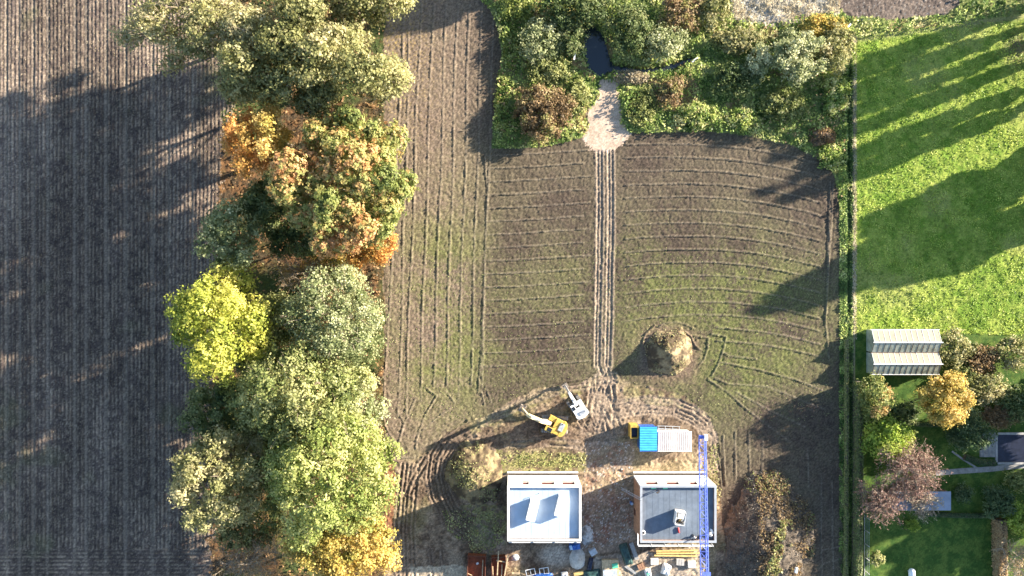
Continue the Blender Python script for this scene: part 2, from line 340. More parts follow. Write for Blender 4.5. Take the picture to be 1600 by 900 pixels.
# colours (the soil's and plants' own, and a shadow patch painted on the meadow)
def C(*c): return np.array(c, np.float64)
def mixc(a, b, f): return a*(1-f[..., None])+b*f[..., None]
n1 = fbm(X, Y, .12, 101, 4); n2 = fbm(X, Y, .9, 111, 3, .7); n3 = rng.random(X.shape); n4 = fbm(X, Y, .03, 121, 3)
def full(c): return np.broadcast_to(C(*c), X.shape+(3,)).copy()
soil = mixc(full((.072, .053, .040)), C(.112, .083, .064), sstep(.2, .8, n2*.35+n1*.65)); soil = mixc(soil, C(.26, .19, .138), sstep(790, 700, PX)*.58)
green_w = np.exp(-((PX-690)/70)**2-((PY-500)/180)**2)*.9+np.exp(-((PX-1140)/150)**2-((PY-530)/110)**2)*1.0+np.exp(-((PX-1050)/200)**2-((PY-440)/90)**2)*.6+.15+np.exp(-((PX-820)/60)**2-((PY-560)/70)**2)*.5
pl = mixc(soil, C(.125, .140, .038), np.clip(1.0*green_w*sstep(.3, .8, n2*.3+n1*.6+.2*n3), 0, .75))
litter = sstep(720, 600, PX)*sstep(330, 60, PY)*(n3 > .86); pl = mixc(pl, C(.34, .24, .08), litter*.8)
pl = mixc(pl, C(.24, .20, .15), np.exp(-(RD/1.1)**2)*.4)
sandy = sstep(7, 3, np.minimum(RT, 9))*sstep(925, 930, PX)*sstep(968, 962, PX)*sstep(228, 236, PY); pl = mixc(pl, C(.33, .255, .19), sandy*.6)
pl = mixc(pl, C(.17, .12, .08), sstep(612, 600, PX)*.5)
st = mixc(full((.098, .074, .062)), C(.28, .215, .155), sstep(.25, .8, rr)*sstep(.3, .7, n2)); st = mixc(st, C(.36, .29, .21), (n3 > .93)*.5)
st = st*(.72+.56*sstep(.3, .7, fbm(X, Y*.25, .14, 171, 3)))[..., None]; st = mixc(st, C(.25, .20, .15), wtrk*.6); st = mixc(st, C(.13, .14, .06), sstep(.64, .8, n1)*.25)
wdc = mixc(full((.07, .05, .03)), C(.17, .09, .04), sstep(.35, .7, n2)); wdc = mixc(wdc, C(.06, .09, .025), sstep(.4, .6, n1)*.8)
scc = mixc(full((.07, .115, .028)), C(.20, .215, .075), sstep(.3, .7, n2*.5+sc*.5)); scc = mixc(scc, C(.26, .17, .09), sstep(.58, .75, fbm(X, Y, .28, 131, 3))*.7)
scc = mixc(scc, C(.38, .36, .34), inpoly(QX, QY, [(1143, -200), (1143, 30), (1190, 36), (1210, 46), (1250, 34), (1275, 20), (1312, 22), (1312, -200)])*.8)
dic = mixc(full((.06, .085, .03)), C(.30, .26, .15), np.clip(np.exp(-((PX-1334.5)/1.4)**2), 0, 1)); dic = mixc(dic, C(.09, .15, .03), sstep(1325, 1321, PX)*.8)
mec = mixc(full((.12, .20, .022)), C(.28, .33, .06), sstep(.3, .7, n2*.6+n1*.4)); mec = mixc(mec, C(.26, .245, .09), sstep(.55, .75, n1)*.45); mec = mixc(mec, C(.30, .25, .12), sstep(1341, 1336, PX)*.7)
mec = mixc(mec, C(.24, .22, .11), np.exp(-((PY-(62-(PX-1336)*.14))/5)**2)*.7); mec = mixc(mec, C(.12, .085, .06), np.exp(-((PX-1590)/25)**2-((PY-75)/30)**2)*.8)  # last: brown patch at the right edge, bare-branch shadows painted in
lwc = mixc(full((.04, .085, .016)), C(.09, .135, .026), sstep(.3, .7, n2))
ydc = mixc(full((.105, .072, .048)), C(.27, .20, .135), sstep(.35, .65, n2*.5+fbm(X, Y, .25, 141, 3)*.5))
yg = sstep(.55, .66, fbm(X, Y, .16, 151, 3))*.3; yg = np.maximum(yg, .95*sstep(.32, .55, n2)*inpoly(QX, QY, [(775, 705), (915, 708), (918, 738), (775, 740)])); yg = np.maximum(yg, .8*sstep(.35, .55, n2)*inpoly(QX, QY, [(690, 790), (790, 790), (790, 850), (740, 860), (700, 830)]))
yg = np.maximum(yg, .75*sstep(.4, .6, n2)*inpoly(QX, QY, [(700, 668), (800, 632), (870, 606), (930, 600), (935, 612), (860, 625), (780, 660), (720, 690)])); yg = np.maximum(yg, .6*sstep(.35, .6, n2)*inpoly(QX, QY, [(975, 604), (1060, 614), (1110, 650), (1080, 640), (975, 628)]))
ydc = mixc(ydc, C(.21, .19, .075), yg)
pl = mixc(pl, C(.17, .115, .085), np.clip(1.4*np.exp(-((QX-1045)/48)**4-((QY-552)/44)**4), 0, 1)*.8)
tan = np.maximum.reduce([inpoly(QX, QY, p)*1.0 for p in ([(975, 735), (1030, 722), (1090, 705), (1118, 690), (1120, 745), (985, 742)], [(905, 735), (985, 738), (985, 772), (905, 772)], [(598, 725), (614, 720), (614, 900), (598, 900)], [(1118, 750), (1150, 760), (1140, 830), (1120, 830)])])
ydc = mixc(ydc, C(.36, .265, .195), inpoly(QX, QY, [(915, 690), (990, 690), (988, 860), (905, 870)])*.45); ydc = mixc(ydc, C(.37, .275, .165), tan*.65*sstep(.2, .6, n2))
ydc = mixc(ydc, C(.25, .085, .05), sstep(.56, .68, fbm(X, Y, .55, 161, 3))*inpoly(QX, QY, [(918, 690), (985, 690), (985, 850), (912, 850)])*.35); ydc = mixc(ydc, C(.50, .46, .42), ((n3 > .93) & inpoly(PX, PY, [(912, 690), (990, 690), (985, 850), (905, 860)]))*.8)
ydc = mixc(ydc, C(.25, .10, .05), inpoly(QX, QY, [(598, 720), (614, 716), (617, 760), (614, 830), (598, 830)])*.75)
ydc = mixc(ydc, C(.30, .235, .18), sstep(5, 1, RT)*.45*sstep(700, 780, PX)); ydc = mixc(ydc, C(.10, .07, .05), sstep(10, 4, RT)*.8*sstep(745, 725, PX)*sstep(655, 665, PX)); ydc = mixc(ydc, C(.24, .18, .13), np.exp(-((RT-3)/1.2)**2)*.6*sstep(735, 715, PX)); ydc = mixc(ydc, C(.085, .055, .04), inpoly(QX, QY, [(790, 660), (930, 650), (925, 690), (800, 704), (740, 690)])*sstep(.35, .6, n2)*.7)
ydc = mixc(ydc, C(.44, .39, .32), np.clip(np.exp(-(((QX-868)/26)**2+((QY-868)/17)**2)**2)*.8, 0, 1)); ydc = mixc(ydc, C(.46, .38, .27), inpoly(QX, QY, [(640, 886), (735, 884), (735, 960), (640, 960)])*.8); ydc = mixc(ydc, C(.44, .37, .29), inpoly(QX, QY, [(925, 872), (1100, 852), (1100, 930), (925, 930)])*.55)
soc = mixc(full((.10, .078, .065)), C(.16, .125, .10), sstep(.3, .7, n2)); soc = mixc(soc, C(.30, .28, .25), (n3 > .96)*.7)
sac = mixc(full((.38, .285, .21)), C(.47, .36, .275), sstep(.3, .7, n2)); sac = mixc(sac, C(.30, .24, .18), np.exp(-(RT/1.2)**2)*.5*sstep(180, 215, PY))
CG = np.zeros(X.shape+(3,))
for i, c in enumerate((pl, st, wdc, scc, dic, mec, lwc, ydc, soc, sac)): CG[zone == i] = c[zone == i]
spk = .62+.76*rng.random(X.shape)**1.2; CG *= np.where((zone == Z_PLOUGH) | (zone == Z_STUB) | (zone == Z_YARD) | (zone == Z_SOIL), spk, .8+.4*n3)[..., None]
wet = np.exp(-((pdist-1)/4)**2)*(zone == Z_SCRUB); CG = CG*(1-.5*np.clip(wet, 0, 1)[..., None])

ny, nx = X.shape
idx = np.arange(nx*ny).reshape(ny, nx)
quads = np.stack([idx[:-1, :-1], idx[:-1, 1:], idx[1:, 1:], idx[1:, :-1]], -1).reshape(-1, 4)
qz = zone[:-1, :-1].reshape(-1)
V3 = np.stack([X, Y, H], -1).reshape(-1, 3); C3 = CG.reshape(-1, 3)
for zi, nm, b, bs in ((Z_PLOUGH, 'ploughed_field', .05, 5), (Z_STUB, 'stubble_field', .06, 6), (Z_WOOD, 'woodland_floor', .1, 4), (Z_SCRUB, 'rough_ground', .12, 4), (Z_DITCH, 'drainage_ditch', .1, 5), (Z_MEADOW, 'meadow', .10, 4), (Z_LAWN, 'garden_lawn', .04, 6), (Z_YARD, 'building_plot_ground', .06, 5), (Z_SOIL, 'bare_soil_plot', .06, 5), (Z_SAND, 'sandy_track', .02, 6)):
    q = quads[qz == zi]; u, inv = np.unique(q, return_inverse=True)
    me = np_mesh(nm, V3[u], inv.reshape(-1, 4), ground_mat(nm+'_surface', b, bs), C3[u], True)
    tag(link(nm, me), kind='structure')
pw = MB(); xs = [p[0] for p in pond_poly]
pts = [W(x, y)[:2] for x, y in [(900, 25), (960, 25), (1110, 70), (1110, 125), (900, 130)]]
pw.add([(x, y, -.62) for x, y in pts], [(4, 3, 2, 1, 0)]); tag(pw.build('pond_water', water_mat()), kind='structure')

# ------------------------------------------------------------------ plants
def cards(P, Nn, size, col, rg, mat, name, aspect=1.0):
    """small leaf faces (rhombs) at P facing Nn"""
    n = len(P); a = rg.normal(size=(n, 3)); Nn = Nn/np.linalg.norm(Nn, axis=1, keepdims=True)
    T = np.cross(Nn, a); T /= np.linalg.norm(T, axis=1, keepdims=True)+1e-9; B = np.cross(Nn, T)
    s = (size if np.ndim(size) else np.full(n, size))[:, None]*.5; L = s*(1.25+.3*rg.random((n, 1))); Wd = s*aspect*(.75+.3*rg.random((n, 1)))
    bend = Nn*s*.25
    V = np.stack([P-T*L-bend, P+B*Wd, P+T*L-bend, P-B*Wd], 1).reshape(-1, 3)
    F = np.arange(4*n).reshape(n, 4)
    return np_mesh(name, V, F, mat, np.repeat(col, 4, 0), False)
def palette(pal, t):
    pal = np.array(pal); t = np.clip(t, 0, .9999)*(len(pal)-1); i = t.astype(int); f = (t-i)[:, None]
    return pal[i]*(1-f)+pal[np.minimum(i+1, len(pal)-1)]*f
def unit(rg, n):
    v = rg.normal(size=(n, 3)); return v/np.linalg.norm(v, axis=1, keepdims=True)
def crown(lobes, tints, n, size, pal, rg, name, clump=.38, per=10, jit=.75, colour_noise=.2, twiggy=0.0, squash=1.0):
    lob = np.array(lobes); area = lob[:, 3]*lob[:, 4]; m = max(4, n//per)
    li = rg.choice(len(lob), m, p=area/area.sum()); d = unit(rg, m); d[:, 2] = np.where(d[:, 2] < -.35, -d[:, 2]*.6, d[:, 2])
    r = 1-np.abs(rg.normal(0, .13+twiggy, m)); cp = lob[li, :3]+d*lob[li, 3:6]*r[:, None]
    keep = np.ones(m, bool)
    for k in range(len(lob)):
        q = np.linalg.norm((cp-lob[k, :3])/lob[k, 3:6], axis=1); keep &= ~((q < .72) & (li != k))
    cp = cp[keep]; d = d[keep]; li = li[keep]; m = len(cp)
    if m == 0: return None
    ct = np.asarray(tints)[li]+rg.normal(0, colour_noise, m)
    k = rg.integers(max(3, per*2//3), per+per//2+3, m); ri = np.repeat(np.arange(m), k); n = len(ri)
    P = cp[ri]+rg.normal(0, clump, (n, 3))*np.array([1, 1, .7]); Nn = d[ri]+unit(rg, n)*jit
    Nn[:, 2] += .15
    c = palette(pal, ct[ri]+rg.normal(0, .05, n))*(1+rg.normal(0, .09, (n, 1)))
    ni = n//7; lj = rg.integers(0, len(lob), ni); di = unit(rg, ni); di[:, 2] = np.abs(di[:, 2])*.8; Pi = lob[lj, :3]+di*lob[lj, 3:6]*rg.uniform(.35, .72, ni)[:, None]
    P = np.vstack([P, Pi]); Nn = np.vstack([Nn, di+unit(rg, ni)*.7+np.array([0, 0, .5])]); c = np.vstack([c, palette(pal, np.asarray(tints)[lj]-.25+rg.normal(0, .1, ni))]); sz = np.concatenate([size*(.7+.6*rg.random(n)), size*2.0*(.7+.6*rg.random(ni))])  # inner leaves tinted darker, shade inside the crown put into their colour
    return cards(P, Nn, sz, np.clip(c, .004, .9), rg, LEAF, name)
def limbs(mb, base, top, lobes, r0, rg, nlimb=9):
    base = Vector(base); top = Vector(top); mid = base.lerp(top, .5)+Vector((rg.normal(0, .25), rg.normal(0, .25), 0))
    mb.tube([base-Vector((0, 0, .2)), base+Vector((0, 0, .35)), mid, top], [r0*1.45, r0, r0*.72, r0*.2], 8)
    for i in rg.permutation(len(lobes))[:nlimb]:
        e = Vector(lobes[i][:3]); t = rg.uniform(.35, .8); s = base.lerp(mid, t*2) if t < .5 else mid.lerp(top, t*2-1)
        e2 = s.lerp(e, 1.0); mm = s.lerp(e2, .5)+Vector((rg.normal(0, .3), rg.normal(0, .3), .25))
        mb.tube([s, mm, e2], [r0*.42, r0*.27, r0*.08], 5)
PALB = dict(
 heath=[(.05, .042, .034), (.10, .082, .064), (.165, .138, .108), (.25, .215, .165)], paleyel=[(.13, .17, .04), (.25, .27, .075), (.37, .36, .13), (.46, .43, .21)],
 olive=[(.10, .11, .03), (.20, .20, .06), (.31, .29, .11), (.40, .35, .17)], darkgreen=[(.045, .075, .02), (.10, .14, .04), (.17, .20, .065), (.24, .25, .10)],
 green=[(.075, .10, .025), (.16, .19, .045), (.27, .28, .085), (.38, .37, .14)], bright=[(.11, .15, .025), (.22, .265, .05), (.33, .35, .09), (.44, .43, .15)],
 yellow=[(.16, .20, .02), (.30, .33, .03), (.44, .43, .05), (.54, .49, .10)], orange=[(.26, .17, .03), (.44, .23, .04), (.54, .25, .05), (.58, .31, .08)],
 gold=[(.22, .20, .03), (.36, .28, .05), (.46, .33, .06), (.52, .37, .10)], maple=[(.13, .16, .035), (.23, .26, .06), (.33, .31, .09), (.44, .27, .09), (.50, .27, .10)],
 silver=[(.12, .15, .05), (.23, .26, .10), (.36, .37, .18), (.48, .47, .27)], brown=[(.12, .08, .035), (.22, .14, .06), (.31, .21, .10), (.28, .26, .08)],
 yelgreen=[(.12, .19, .015), (.24, .33, .025), (.37, .43, .05), (.47, .48, .10)], conifer=[(.02, .045, .018), (.045, .085, .03), (.08, .125, .045), (.12, .16, .06)],
 beech=[(.20, .12, .05), (.32, .20, .09), (.42, .29, .14), (.40, .34, .15)], redbrown=[(.12, .06, .05), (.19, .105, .085), (.26, .16, .12), (.31, .22, .155)], litter=[(.09, .08, .03), (.20, .12, .05), (.33, .18, .07), (.24, .22, .08)],
 weed=[(.05, .10, .018), (.18, .26, .04), (.38, .42, .10), (.54, .49, .22)], straw=[(.24, .19, .11), (.34, .28, .17), (.44, .37, .24), (.50, .44, .31)])
PAL = {k: [tuple(min(.75, (c*.88+(sum(col)/3)*.12)*1.32) for c in col) for col in v] for k, v in PALB.items()}
LEAVES = 0
def tree(name, label, px, py, rx, ry, h, pal, seed, n=9000, size=.36, base=.30, lobeR=.36, nlobes=16, tint=.5, tvar=.18, group=None, cat='tree', clump=.38, jit=.75, twiggy=0., per=10, tintfn=None, bark=BARK, lobes_px=None, r0=None, low=1.35, twigs=0):
    """px, py, rx, ry: the crown as the photograph shows it; h: tree height in metres"""
    global LEAVES
    rg = np.random.default_rng(seed); zc = h*(.5+base*.5); rz = h*(1-base)*.5; s = (1-zc/CAM_H)/8
    cx, cy = (px-800)*s, (450-py)*s; Rx, Ry = rx*s, ry*s; zg = gz(cx, cy); lob = []; tin = []
    root = empty(name, (cx, cy, zg)); tag(root, label, cat, group)
    for i in range(nlobes):
        u = (i+.5)/nlobes; el = math.asin(1-low*u); a = i*2.39996+rg.uniform(-.35, .35); k = rg.uniform(.55, .93)
        rr_ = lobeR*rg.uniform(.65, 1.35); sc_ = min(Rx, Ry)
        lob.append((math.cos(el)*math.cos(a)*Rx*k, math.cos(el)*math.sin(a)*Ry*k, zc-zg+math.sin(el)*rz*k, rr_*(Rx*.6+sc_*.4), rr_*(Ry*.6+sc_*.4), rr_*rz*.95+.1*sc_))
        t_ = tint+rg.normal(0, tvar)
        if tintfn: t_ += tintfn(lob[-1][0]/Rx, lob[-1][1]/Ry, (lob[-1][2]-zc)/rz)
        tin.append(t_)
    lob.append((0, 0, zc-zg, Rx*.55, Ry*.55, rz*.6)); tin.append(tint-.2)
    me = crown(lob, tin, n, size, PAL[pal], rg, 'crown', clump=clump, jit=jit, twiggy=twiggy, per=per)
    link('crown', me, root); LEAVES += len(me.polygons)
    if twigs:
        tw = MB()
        for q in range(twigs):
            L_ = lob[rg.integers(0, len(lob)-1)]; d_ = unit(rg, 1)[0]; d_[2] = abs(d_[2])+.2; d_ /= np.linalg.norm(d_); p0_ = Vector(L_[:3]).lerp(Vector((0, 0, zc-zg)), .35); p1_ = Vector((L_[0]+d_[0]*L_[3], L_[1]+d_[1]*L_[4], L_[2]+d_[2]*L_[5]*1.1)); m_ = p0_.lerp(p1_, .55)+Vector(rg.normal(0, .25, 3)); tw.tube([p0_, m_, p1_], [.07, .05, .02], 4)
            for z_ in range(2):
                b_ = m_.lerp(p1_, rg.uniform(.1, .8)); tw.tube([b_, b_+Vector(d_*.6)+Vector(rg.normal(0, .5, 3))], [.03, .015], 3)
        tw.build('branches', TWIG, root)
    tb = MB(); limbs(tb, (0, 0, 0), (0, 0, zc+rz*.35-zg), lob, r0 or .018*h+.06, rg); tb.build('trunk', bark, root, smooth=True)
    return root
def bare_tree(name, label, px, py, rx, ry, h, seed, n=900, leafpal=None, nleaf=0, mat_=TWIG, group=None, size=.22):
    global LEAVES
    rg = np.random.default_rng(seed); zc = h*.7; s = (1-zc/CAM_H)/8; cx, cy = (px-800)*s, (450-py)*s; Rx, Ry = rx*s, ry*s; zg = gz(cx, cy)
    root = empty(name, (cx, cy, zg)); tag(root, label, 'tree', group); tb = MB(); tw = MB(); ends = []
    tb.tube([(0, 0, -.2), (0, 0, .4), (rg.normal(0, .15), rg.normal(0, .15), h*.35)], [.035*h*.6, .025*h*.6, .018*h*.6], 7)
    nl = 11
    for i in range(nl):
        a = i*2.399+rg.uniform(-.3, .3); k = math.sqrt((i+.6)/nl); e = Vector((math.cos(a)*Rx*k*.8, math.sin(a)*Ry*k*.8, h*(1-.35*k*k))); st_ = Vector((0, 0, h*rg.uniform(.2, .36)))
        mid = st_.lerp(e, .5)+Vector((rg.normal(0, .3), rg.normal(0, .3), h*.06)); tb.tube([st_, mid, e], [.07, .045, .02], 5)
        for j in range(n//nl//6):
            t = rg.uniform(.25, 1); p = mid.lerp(e, t*2-1) if t > .5 else st_.lerp(mid, t*2)
            d = Vector(((e.x)*.5+rg.normal(0, 1)*Rx*.5, e.y*.5+rg.normal(0, 1)*Ry*.5, rg.uniform(.0, 1.)*h*.18)); d = d.normalized()*rg.uniform(.6, 1.5)*max(.5, .28*Rx); q = p+d
            tw.tube([p, q], [.035, .018], 3)
            for m_ in range(5):
                tt = rg.uniform(.3, 1); a0 = p.lerp(q, tt); b0 = a0+(d*.45+Vector((rg.normal(0, .3), rg.normal(0, .3), rg.uniform(-.1, .35)))*(.3*Rx))*rg.uniform(.5, 1); tw.tube([a0, b0], [.022, .012], 3); ends.append(b0)
    tb.build('trunk', BARK, root, smooth=True); tw.build('twigs', mat_, root)
    if nleaf:
        E = np.array([tuple(e) for e in ends]); P = E[rg.integers(0, len(E), nleaf)]+rg.normal(0, .22, (nleaf, 3)); c = palette(PAL[leafpal], rg.normal(.5, .25, nleaf)); me = cards(P, unit(rg, nleaf)+np.array([0, 0, .4]), size*(.7+.6*rg.random(nleaf)), c, rg, LEAF, 'crown'); link('crown', me, root); LEAVES += nleaf
    return root
def T(*a, **k): return tree(*a, **k)
g_ = 'trees in the woodland belt'
T('pale_willow_tree', 'thin pale olive tree with bare twigs overhanging the stubble field at the top', 312, 40, 118, 70, 19.8, 'olive', 11, 10000, .34, tint=.72, clump=.5, twiggy=.18, jit=1.1, group=g_, low=1.6, nlobes=20, lobeR=.3, twigs=170)
T('oak_tree', 'big olive green oak above the orange-tipped maple', 478, 98, 145, 86, 23.5, 'olive', 12, 30000, .38, tint=.45, lobeR=.3, nlobes=26, group=g_, low=1.6, tintfn=lambda x, y, z: .12*y, twigs=70)
T('olive_tree', 'olive tree at the top edge reaching over the ploughed headland', 545, -8, 110, 46, 19.8, 'olive', 13, 11000, .35, tint=.5, group=g_, low=1.6, clump=.45, twigs=90)
T('orange_tree', 'orange autumn tree at the left edge of the woodland belt', 392, 225, 27, 59, 20.5, 'orange', 14, 3600, .34, tint=.62, group=g_, low=1.6, nlobes=10, lobeR=.4)
T('amber_tree', 'amber yellow tree between the orange tree and the maple', 428, 208, 23, 42, 20.5, 'gold', 15, 2600, .33, tint=.72, group=g_, low=1.6, nlobes=9, lobeR=.42)
T('maple_tree', 'largest tree, green maple with many orange-tipped rounded clumps', 535, 282, 113, 118, 22.8, 'maple', 16, 46000, .36, tint=.56, tvar=.2, lobeR=.2, nlobes=62, clump=.22, jit=.55, group=g_, low=1.6, tintfn=lambda x, y, z: -.16*x-.05)
T('golden_maple_tree', 'small golden orange tree at the lower right foot of the maple', 580, 383, 42, 36, 11, 'orange', 17, 3600, .32, tint=.6, group=g_, low=1.6, lobeR=.33, clump=.3)
T('grey_green_tree', 'grey green tree on the field side below the orange tree', 362, 372, 44, 55, 17, 'silver', 18, 4800, .34, tint=.30, group=g_, low=1.6, tvar=.12)
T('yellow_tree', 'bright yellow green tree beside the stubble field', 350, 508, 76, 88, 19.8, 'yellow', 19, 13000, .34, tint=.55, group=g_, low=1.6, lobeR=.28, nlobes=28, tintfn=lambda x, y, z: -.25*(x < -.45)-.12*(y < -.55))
T('willow_tree', 'wide grey green willow in the middle of the belt', 522, 500, 88, 78, 19.2, 'silver', 20, 14000, .30, tint=.42, tvar=.1, group=g_, low=1.6, clump=.5, jit=1.1, nlobes=26, lobeR=.3, twigs=110)
T('ash_tree', 'broad mid green tree in the lower middle of the belt', 468, 612, 118, 86, 21.4, 'green', 21, 19000, .34, tint=.58, group=g_, low=1.6, lobeR=.27, nlobes=32, twigs=40)
T('small_willow_tree', 'small grey green tree on the field edge beside the broad green tree', 573, 640, 32, 40, 13.2, 'silver', 22, 2600, .3, tint=.5, group=g_, low=1.6, clump=.45)
T('pale_green_tree', 'pale olive green tree jutting into the stubble field near the bottom', 345, 748, 76, 80, 19.8, 'olive', 23, 12500, .34, tint=.74, group=g_, low=1.6, lobeR=.26, nlobes=30, tvar=.1, twigs=60)
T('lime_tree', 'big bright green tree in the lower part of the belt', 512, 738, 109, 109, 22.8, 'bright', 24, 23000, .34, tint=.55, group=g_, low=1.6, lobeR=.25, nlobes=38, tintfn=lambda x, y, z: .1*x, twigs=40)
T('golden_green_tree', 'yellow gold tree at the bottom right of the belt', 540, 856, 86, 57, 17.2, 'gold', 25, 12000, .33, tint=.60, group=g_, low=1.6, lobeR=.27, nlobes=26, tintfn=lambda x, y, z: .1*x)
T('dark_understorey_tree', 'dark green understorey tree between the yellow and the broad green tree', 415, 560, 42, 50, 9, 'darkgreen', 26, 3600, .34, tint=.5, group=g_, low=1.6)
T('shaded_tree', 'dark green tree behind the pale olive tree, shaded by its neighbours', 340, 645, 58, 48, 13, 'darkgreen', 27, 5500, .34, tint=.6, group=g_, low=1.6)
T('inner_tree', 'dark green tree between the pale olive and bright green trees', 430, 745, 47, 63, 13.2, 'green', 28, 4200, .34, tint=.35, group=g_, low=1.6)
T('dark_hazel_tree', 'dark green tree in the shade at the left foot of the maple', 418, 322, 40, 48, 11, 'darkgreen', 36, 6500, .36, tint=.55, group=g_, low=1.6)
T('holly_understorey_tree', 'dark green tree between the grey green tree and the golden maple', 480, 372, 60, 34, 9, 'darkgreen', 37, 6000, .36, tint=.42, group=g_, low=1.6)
T('ochre_thicket', 'ochre brown thicket between the golden maple and the willow', 505, 425, 62, 30, 5, 'gold', 38, 4200, .3, tint=.42, group=g_, low=1.6, base=.05, twiggy=.1)
T('rusty_thicket', 'rusty brown thicket below the broad green tree', 465, 690, 58, 20, 6, 'litter', 39, 3000, .3, tint=.6, group=g_, low=1.6, base=.05, twiggy=.1)
T('filler_ash_tree', 'mid green tree filling the gap between the yellow tree and the willow', 432, 500, 40, 44, 11, 'green', 361, 5000, .34, tint=.5, group=g_, low=1.6)
T('filler_alder_tree', 'green tree behind the pale olive tree towards the bright green tree', 420, 660, 44, 44, 13, 'green', 362, 5000, .34, tint=.5, group=g_, low=1.6)
T('brown_green_tree', 'olive brown tree below the pale olive tree', 385, 825, 48, 36, 10, 'olive', 363, 3800, .32, tint=.35, group=g_, low=1.6)
bare_tree('bare_brown_tree', 'nearly bare brown tree at the bottom of the woodland belt', 388, 872, 66, 46, 11, 29, 1600, 'litter', 1700, group=g_)
bare_tree('bare_thicket_tree', 'bare twiggy tree in the brown gap between yellow tree and willow', 470, 425, 60, 36, 7, 30, 1100, 'litter', 1300, group=g_)
bare_tree('leafless_shrub', 'small leafless shrub in the rusty gap below the broad green tree', 415, 698, 40, 22, 6, 31, 600, 'litter', 700, group=g_)
print('belt leaves', LEAVES)

# undergrowth, weeds and grasses that nobody could count
def scatter(name, fn, n, size, hmax, pal, seed, label, cat, tint=.5, bounds=(-106, 106, -61, 61), up=.6, clumpf=.5, aspect=1., mat_=None, nf=.5, ragged=False):
    global LEAVES
    rg = np.random.default_rng(seed); x = rg.uniform(bounds[0], bounds[1], n*6); y = rg.uniform(bounds[2], bounds[3], n*6)
    k = fn(800+x*8+(fbm(x, y, .5, seed+1, 3)-.5)*14, 450-y*8+(fbm(x, y, .5, seed+2, 3)-.5)*22) if ragged else fn(800+x*8, 450-y*8)
    k &= (fbm(x, y, nf, seed, 3) > rg.uniform(.5-clumpf, .5+clumpf*.4, len(x))); x = x[k][:n]; y = y[k][:n]; n = len(x)
    i = np.clip(np.searchsorted(gx, x), 0, nx-1); j = np.clip(np.searchsorted(gy, y), 0, ny-1)
    hh = hmax*np.clip(fbm(x, y, nf, seed+5, 3)*2-.55, .06, 1)*(.4+.6*rg.random(n)); P = np.stack([x, y, HG[j, i]+hh], 1)
    c = palette(PAL[pal], tint+(fbm(x, y, .45, seed+9, 3)-.5)*1.6+rg.normal(0, .12, n))*(1+rg.normal(0, .12, (n, 1)))
    Nn = unit(rg, n)*1.0; Nn[:, 2] = np.abs(Nn[:, 2])+up
    o = link(name, cards(P, Nn, size*(.6+.8*rg.random(n)), np.clip(c, .004, .9), rg, mat_ or LEAF, name, aspect)); LEAVES += n
    return tag(o, label, cat, kind='stuff')
def zfn(z): 
    def f(px, py):
        x = (px-800)/8; y = (450-py)/8
        return zone[np.clip(np.searchsorted(gy, y), 0, ny-1), np.clip(np.searchsorted(gx, x), 0, nx-1)] == z
    return f
scatter('woodland_undergrowth', zfn(Z_WOOD), 11000, .36, 1.2, 'litter', 40, 'rusty brown undergrowth and fallen leaves under the trees', 'undergrowth')
dry = lambda px, py: zfn(Z_SCRUB)(px, py) & ~inpoly(px, py, pond_poly) & ~inpoly(px, py, [(1143, -90), (1143, 30), (1200, 40), (1275, 20), (1312, 22), (1312, -90)]) & (py < 330)
scatter('weed_cover', dry, 54000, .34, 1.7, 'weed', 41, 'tangled green weeds and nettles covering the rough ground', 'weeds', tint=.48)
scatter('bramble_cover', lambda px, py: dry(px, py) & (fbm(px/8, py/8, .12, 9, 2) > .53), 9000, .30, 1.7, 'beech', 42, 'brown faded brambles among the weeds', 'brambles', tint=.4)
scatter('dead_reed', lambda px, py: inpoly(px, py, [(1143, -60), (1143, 30), (1190, 36), (1210, 46), (1250, 34), (1275, 20), (1312, 22), (1312, -60)]), 5000, .5, .7, 'straw', 43, 'silvery dead stalks lying flat at the top edge', 'stalks', tint=.8, aspect=.25, up=.3, bounds=(40, 66, 40, 61))
scatter('meadow_grass', zfn(Z_MEADOW), 34000, .26, .22, 'yelgreen', 44, 'short bright grass of the meadow', 'grass', tint=.35, bounds=(66, 106, -10, 52), up=.5, mat_=GRASSM, aspect=.6)
scatter('bank_grass', lambda px, py: (px > 1311) & (px < 1332) & (py > 55), 12000, .26, .4, 'weed', 45, 'green grass along the field side of the ditch', 'grass', bounds=(63, 67, -61, 50), mat_=GRASSM, clumpf=.3, tint=.2)
scatter('dry_bank_grass', lambda px, py: (px > 1331) & (px < 1338) & (py > 55) & (py < 530), 2200, .26, .35, 'straw', 46, 'dry straw grass on the meadow side of the ditch', 'grass', bounds=(65, 68, -10, 51), mat_=GRASSM, aspect=.4, tint=.45)
scatter('headland_weeds', lambda px, py: inpoly(px, py, [(1303, 270), (1320, 290), (1322, 40), (1336, 40), (1330, 300)]), 1500, .3, .6, 'weed', 47, 'green weeds at the head of the ditch', 'weeds', bounds=(62, 68, 15, 52))
scatter('yard_weeds', lambda px, py: (inpoly(px, py, [(775, 705), (915, 708), (918, 732), (775, 732)]) | inpoly(px, py, [(690, 800), (785, 800), (785, 850), (740, 860), (700, 830)]) | inpoly(px, py, [(1105, 700), (1122, 690), (1124, 780), (1112, 780)])), 3000, .24, .35, 'paleyel', 48, 'yellowing weeds on the building plot', 'weeds', tint=.45, ragged=True, bounds=(-14, 42, -52, -28))
scatter('field_seedlings', lambda px, py: (zfn(Z_PLOUGH)(px, py)) & (py > 380) & (py < 660), 9000, .13, .05, 'green', 49, 'green shoots sprouting on the ploughed field', 'seedlings', bounds=(-25, 62, -26, 8), mat_=GRASSM, clumpf=.35, tint=.45)
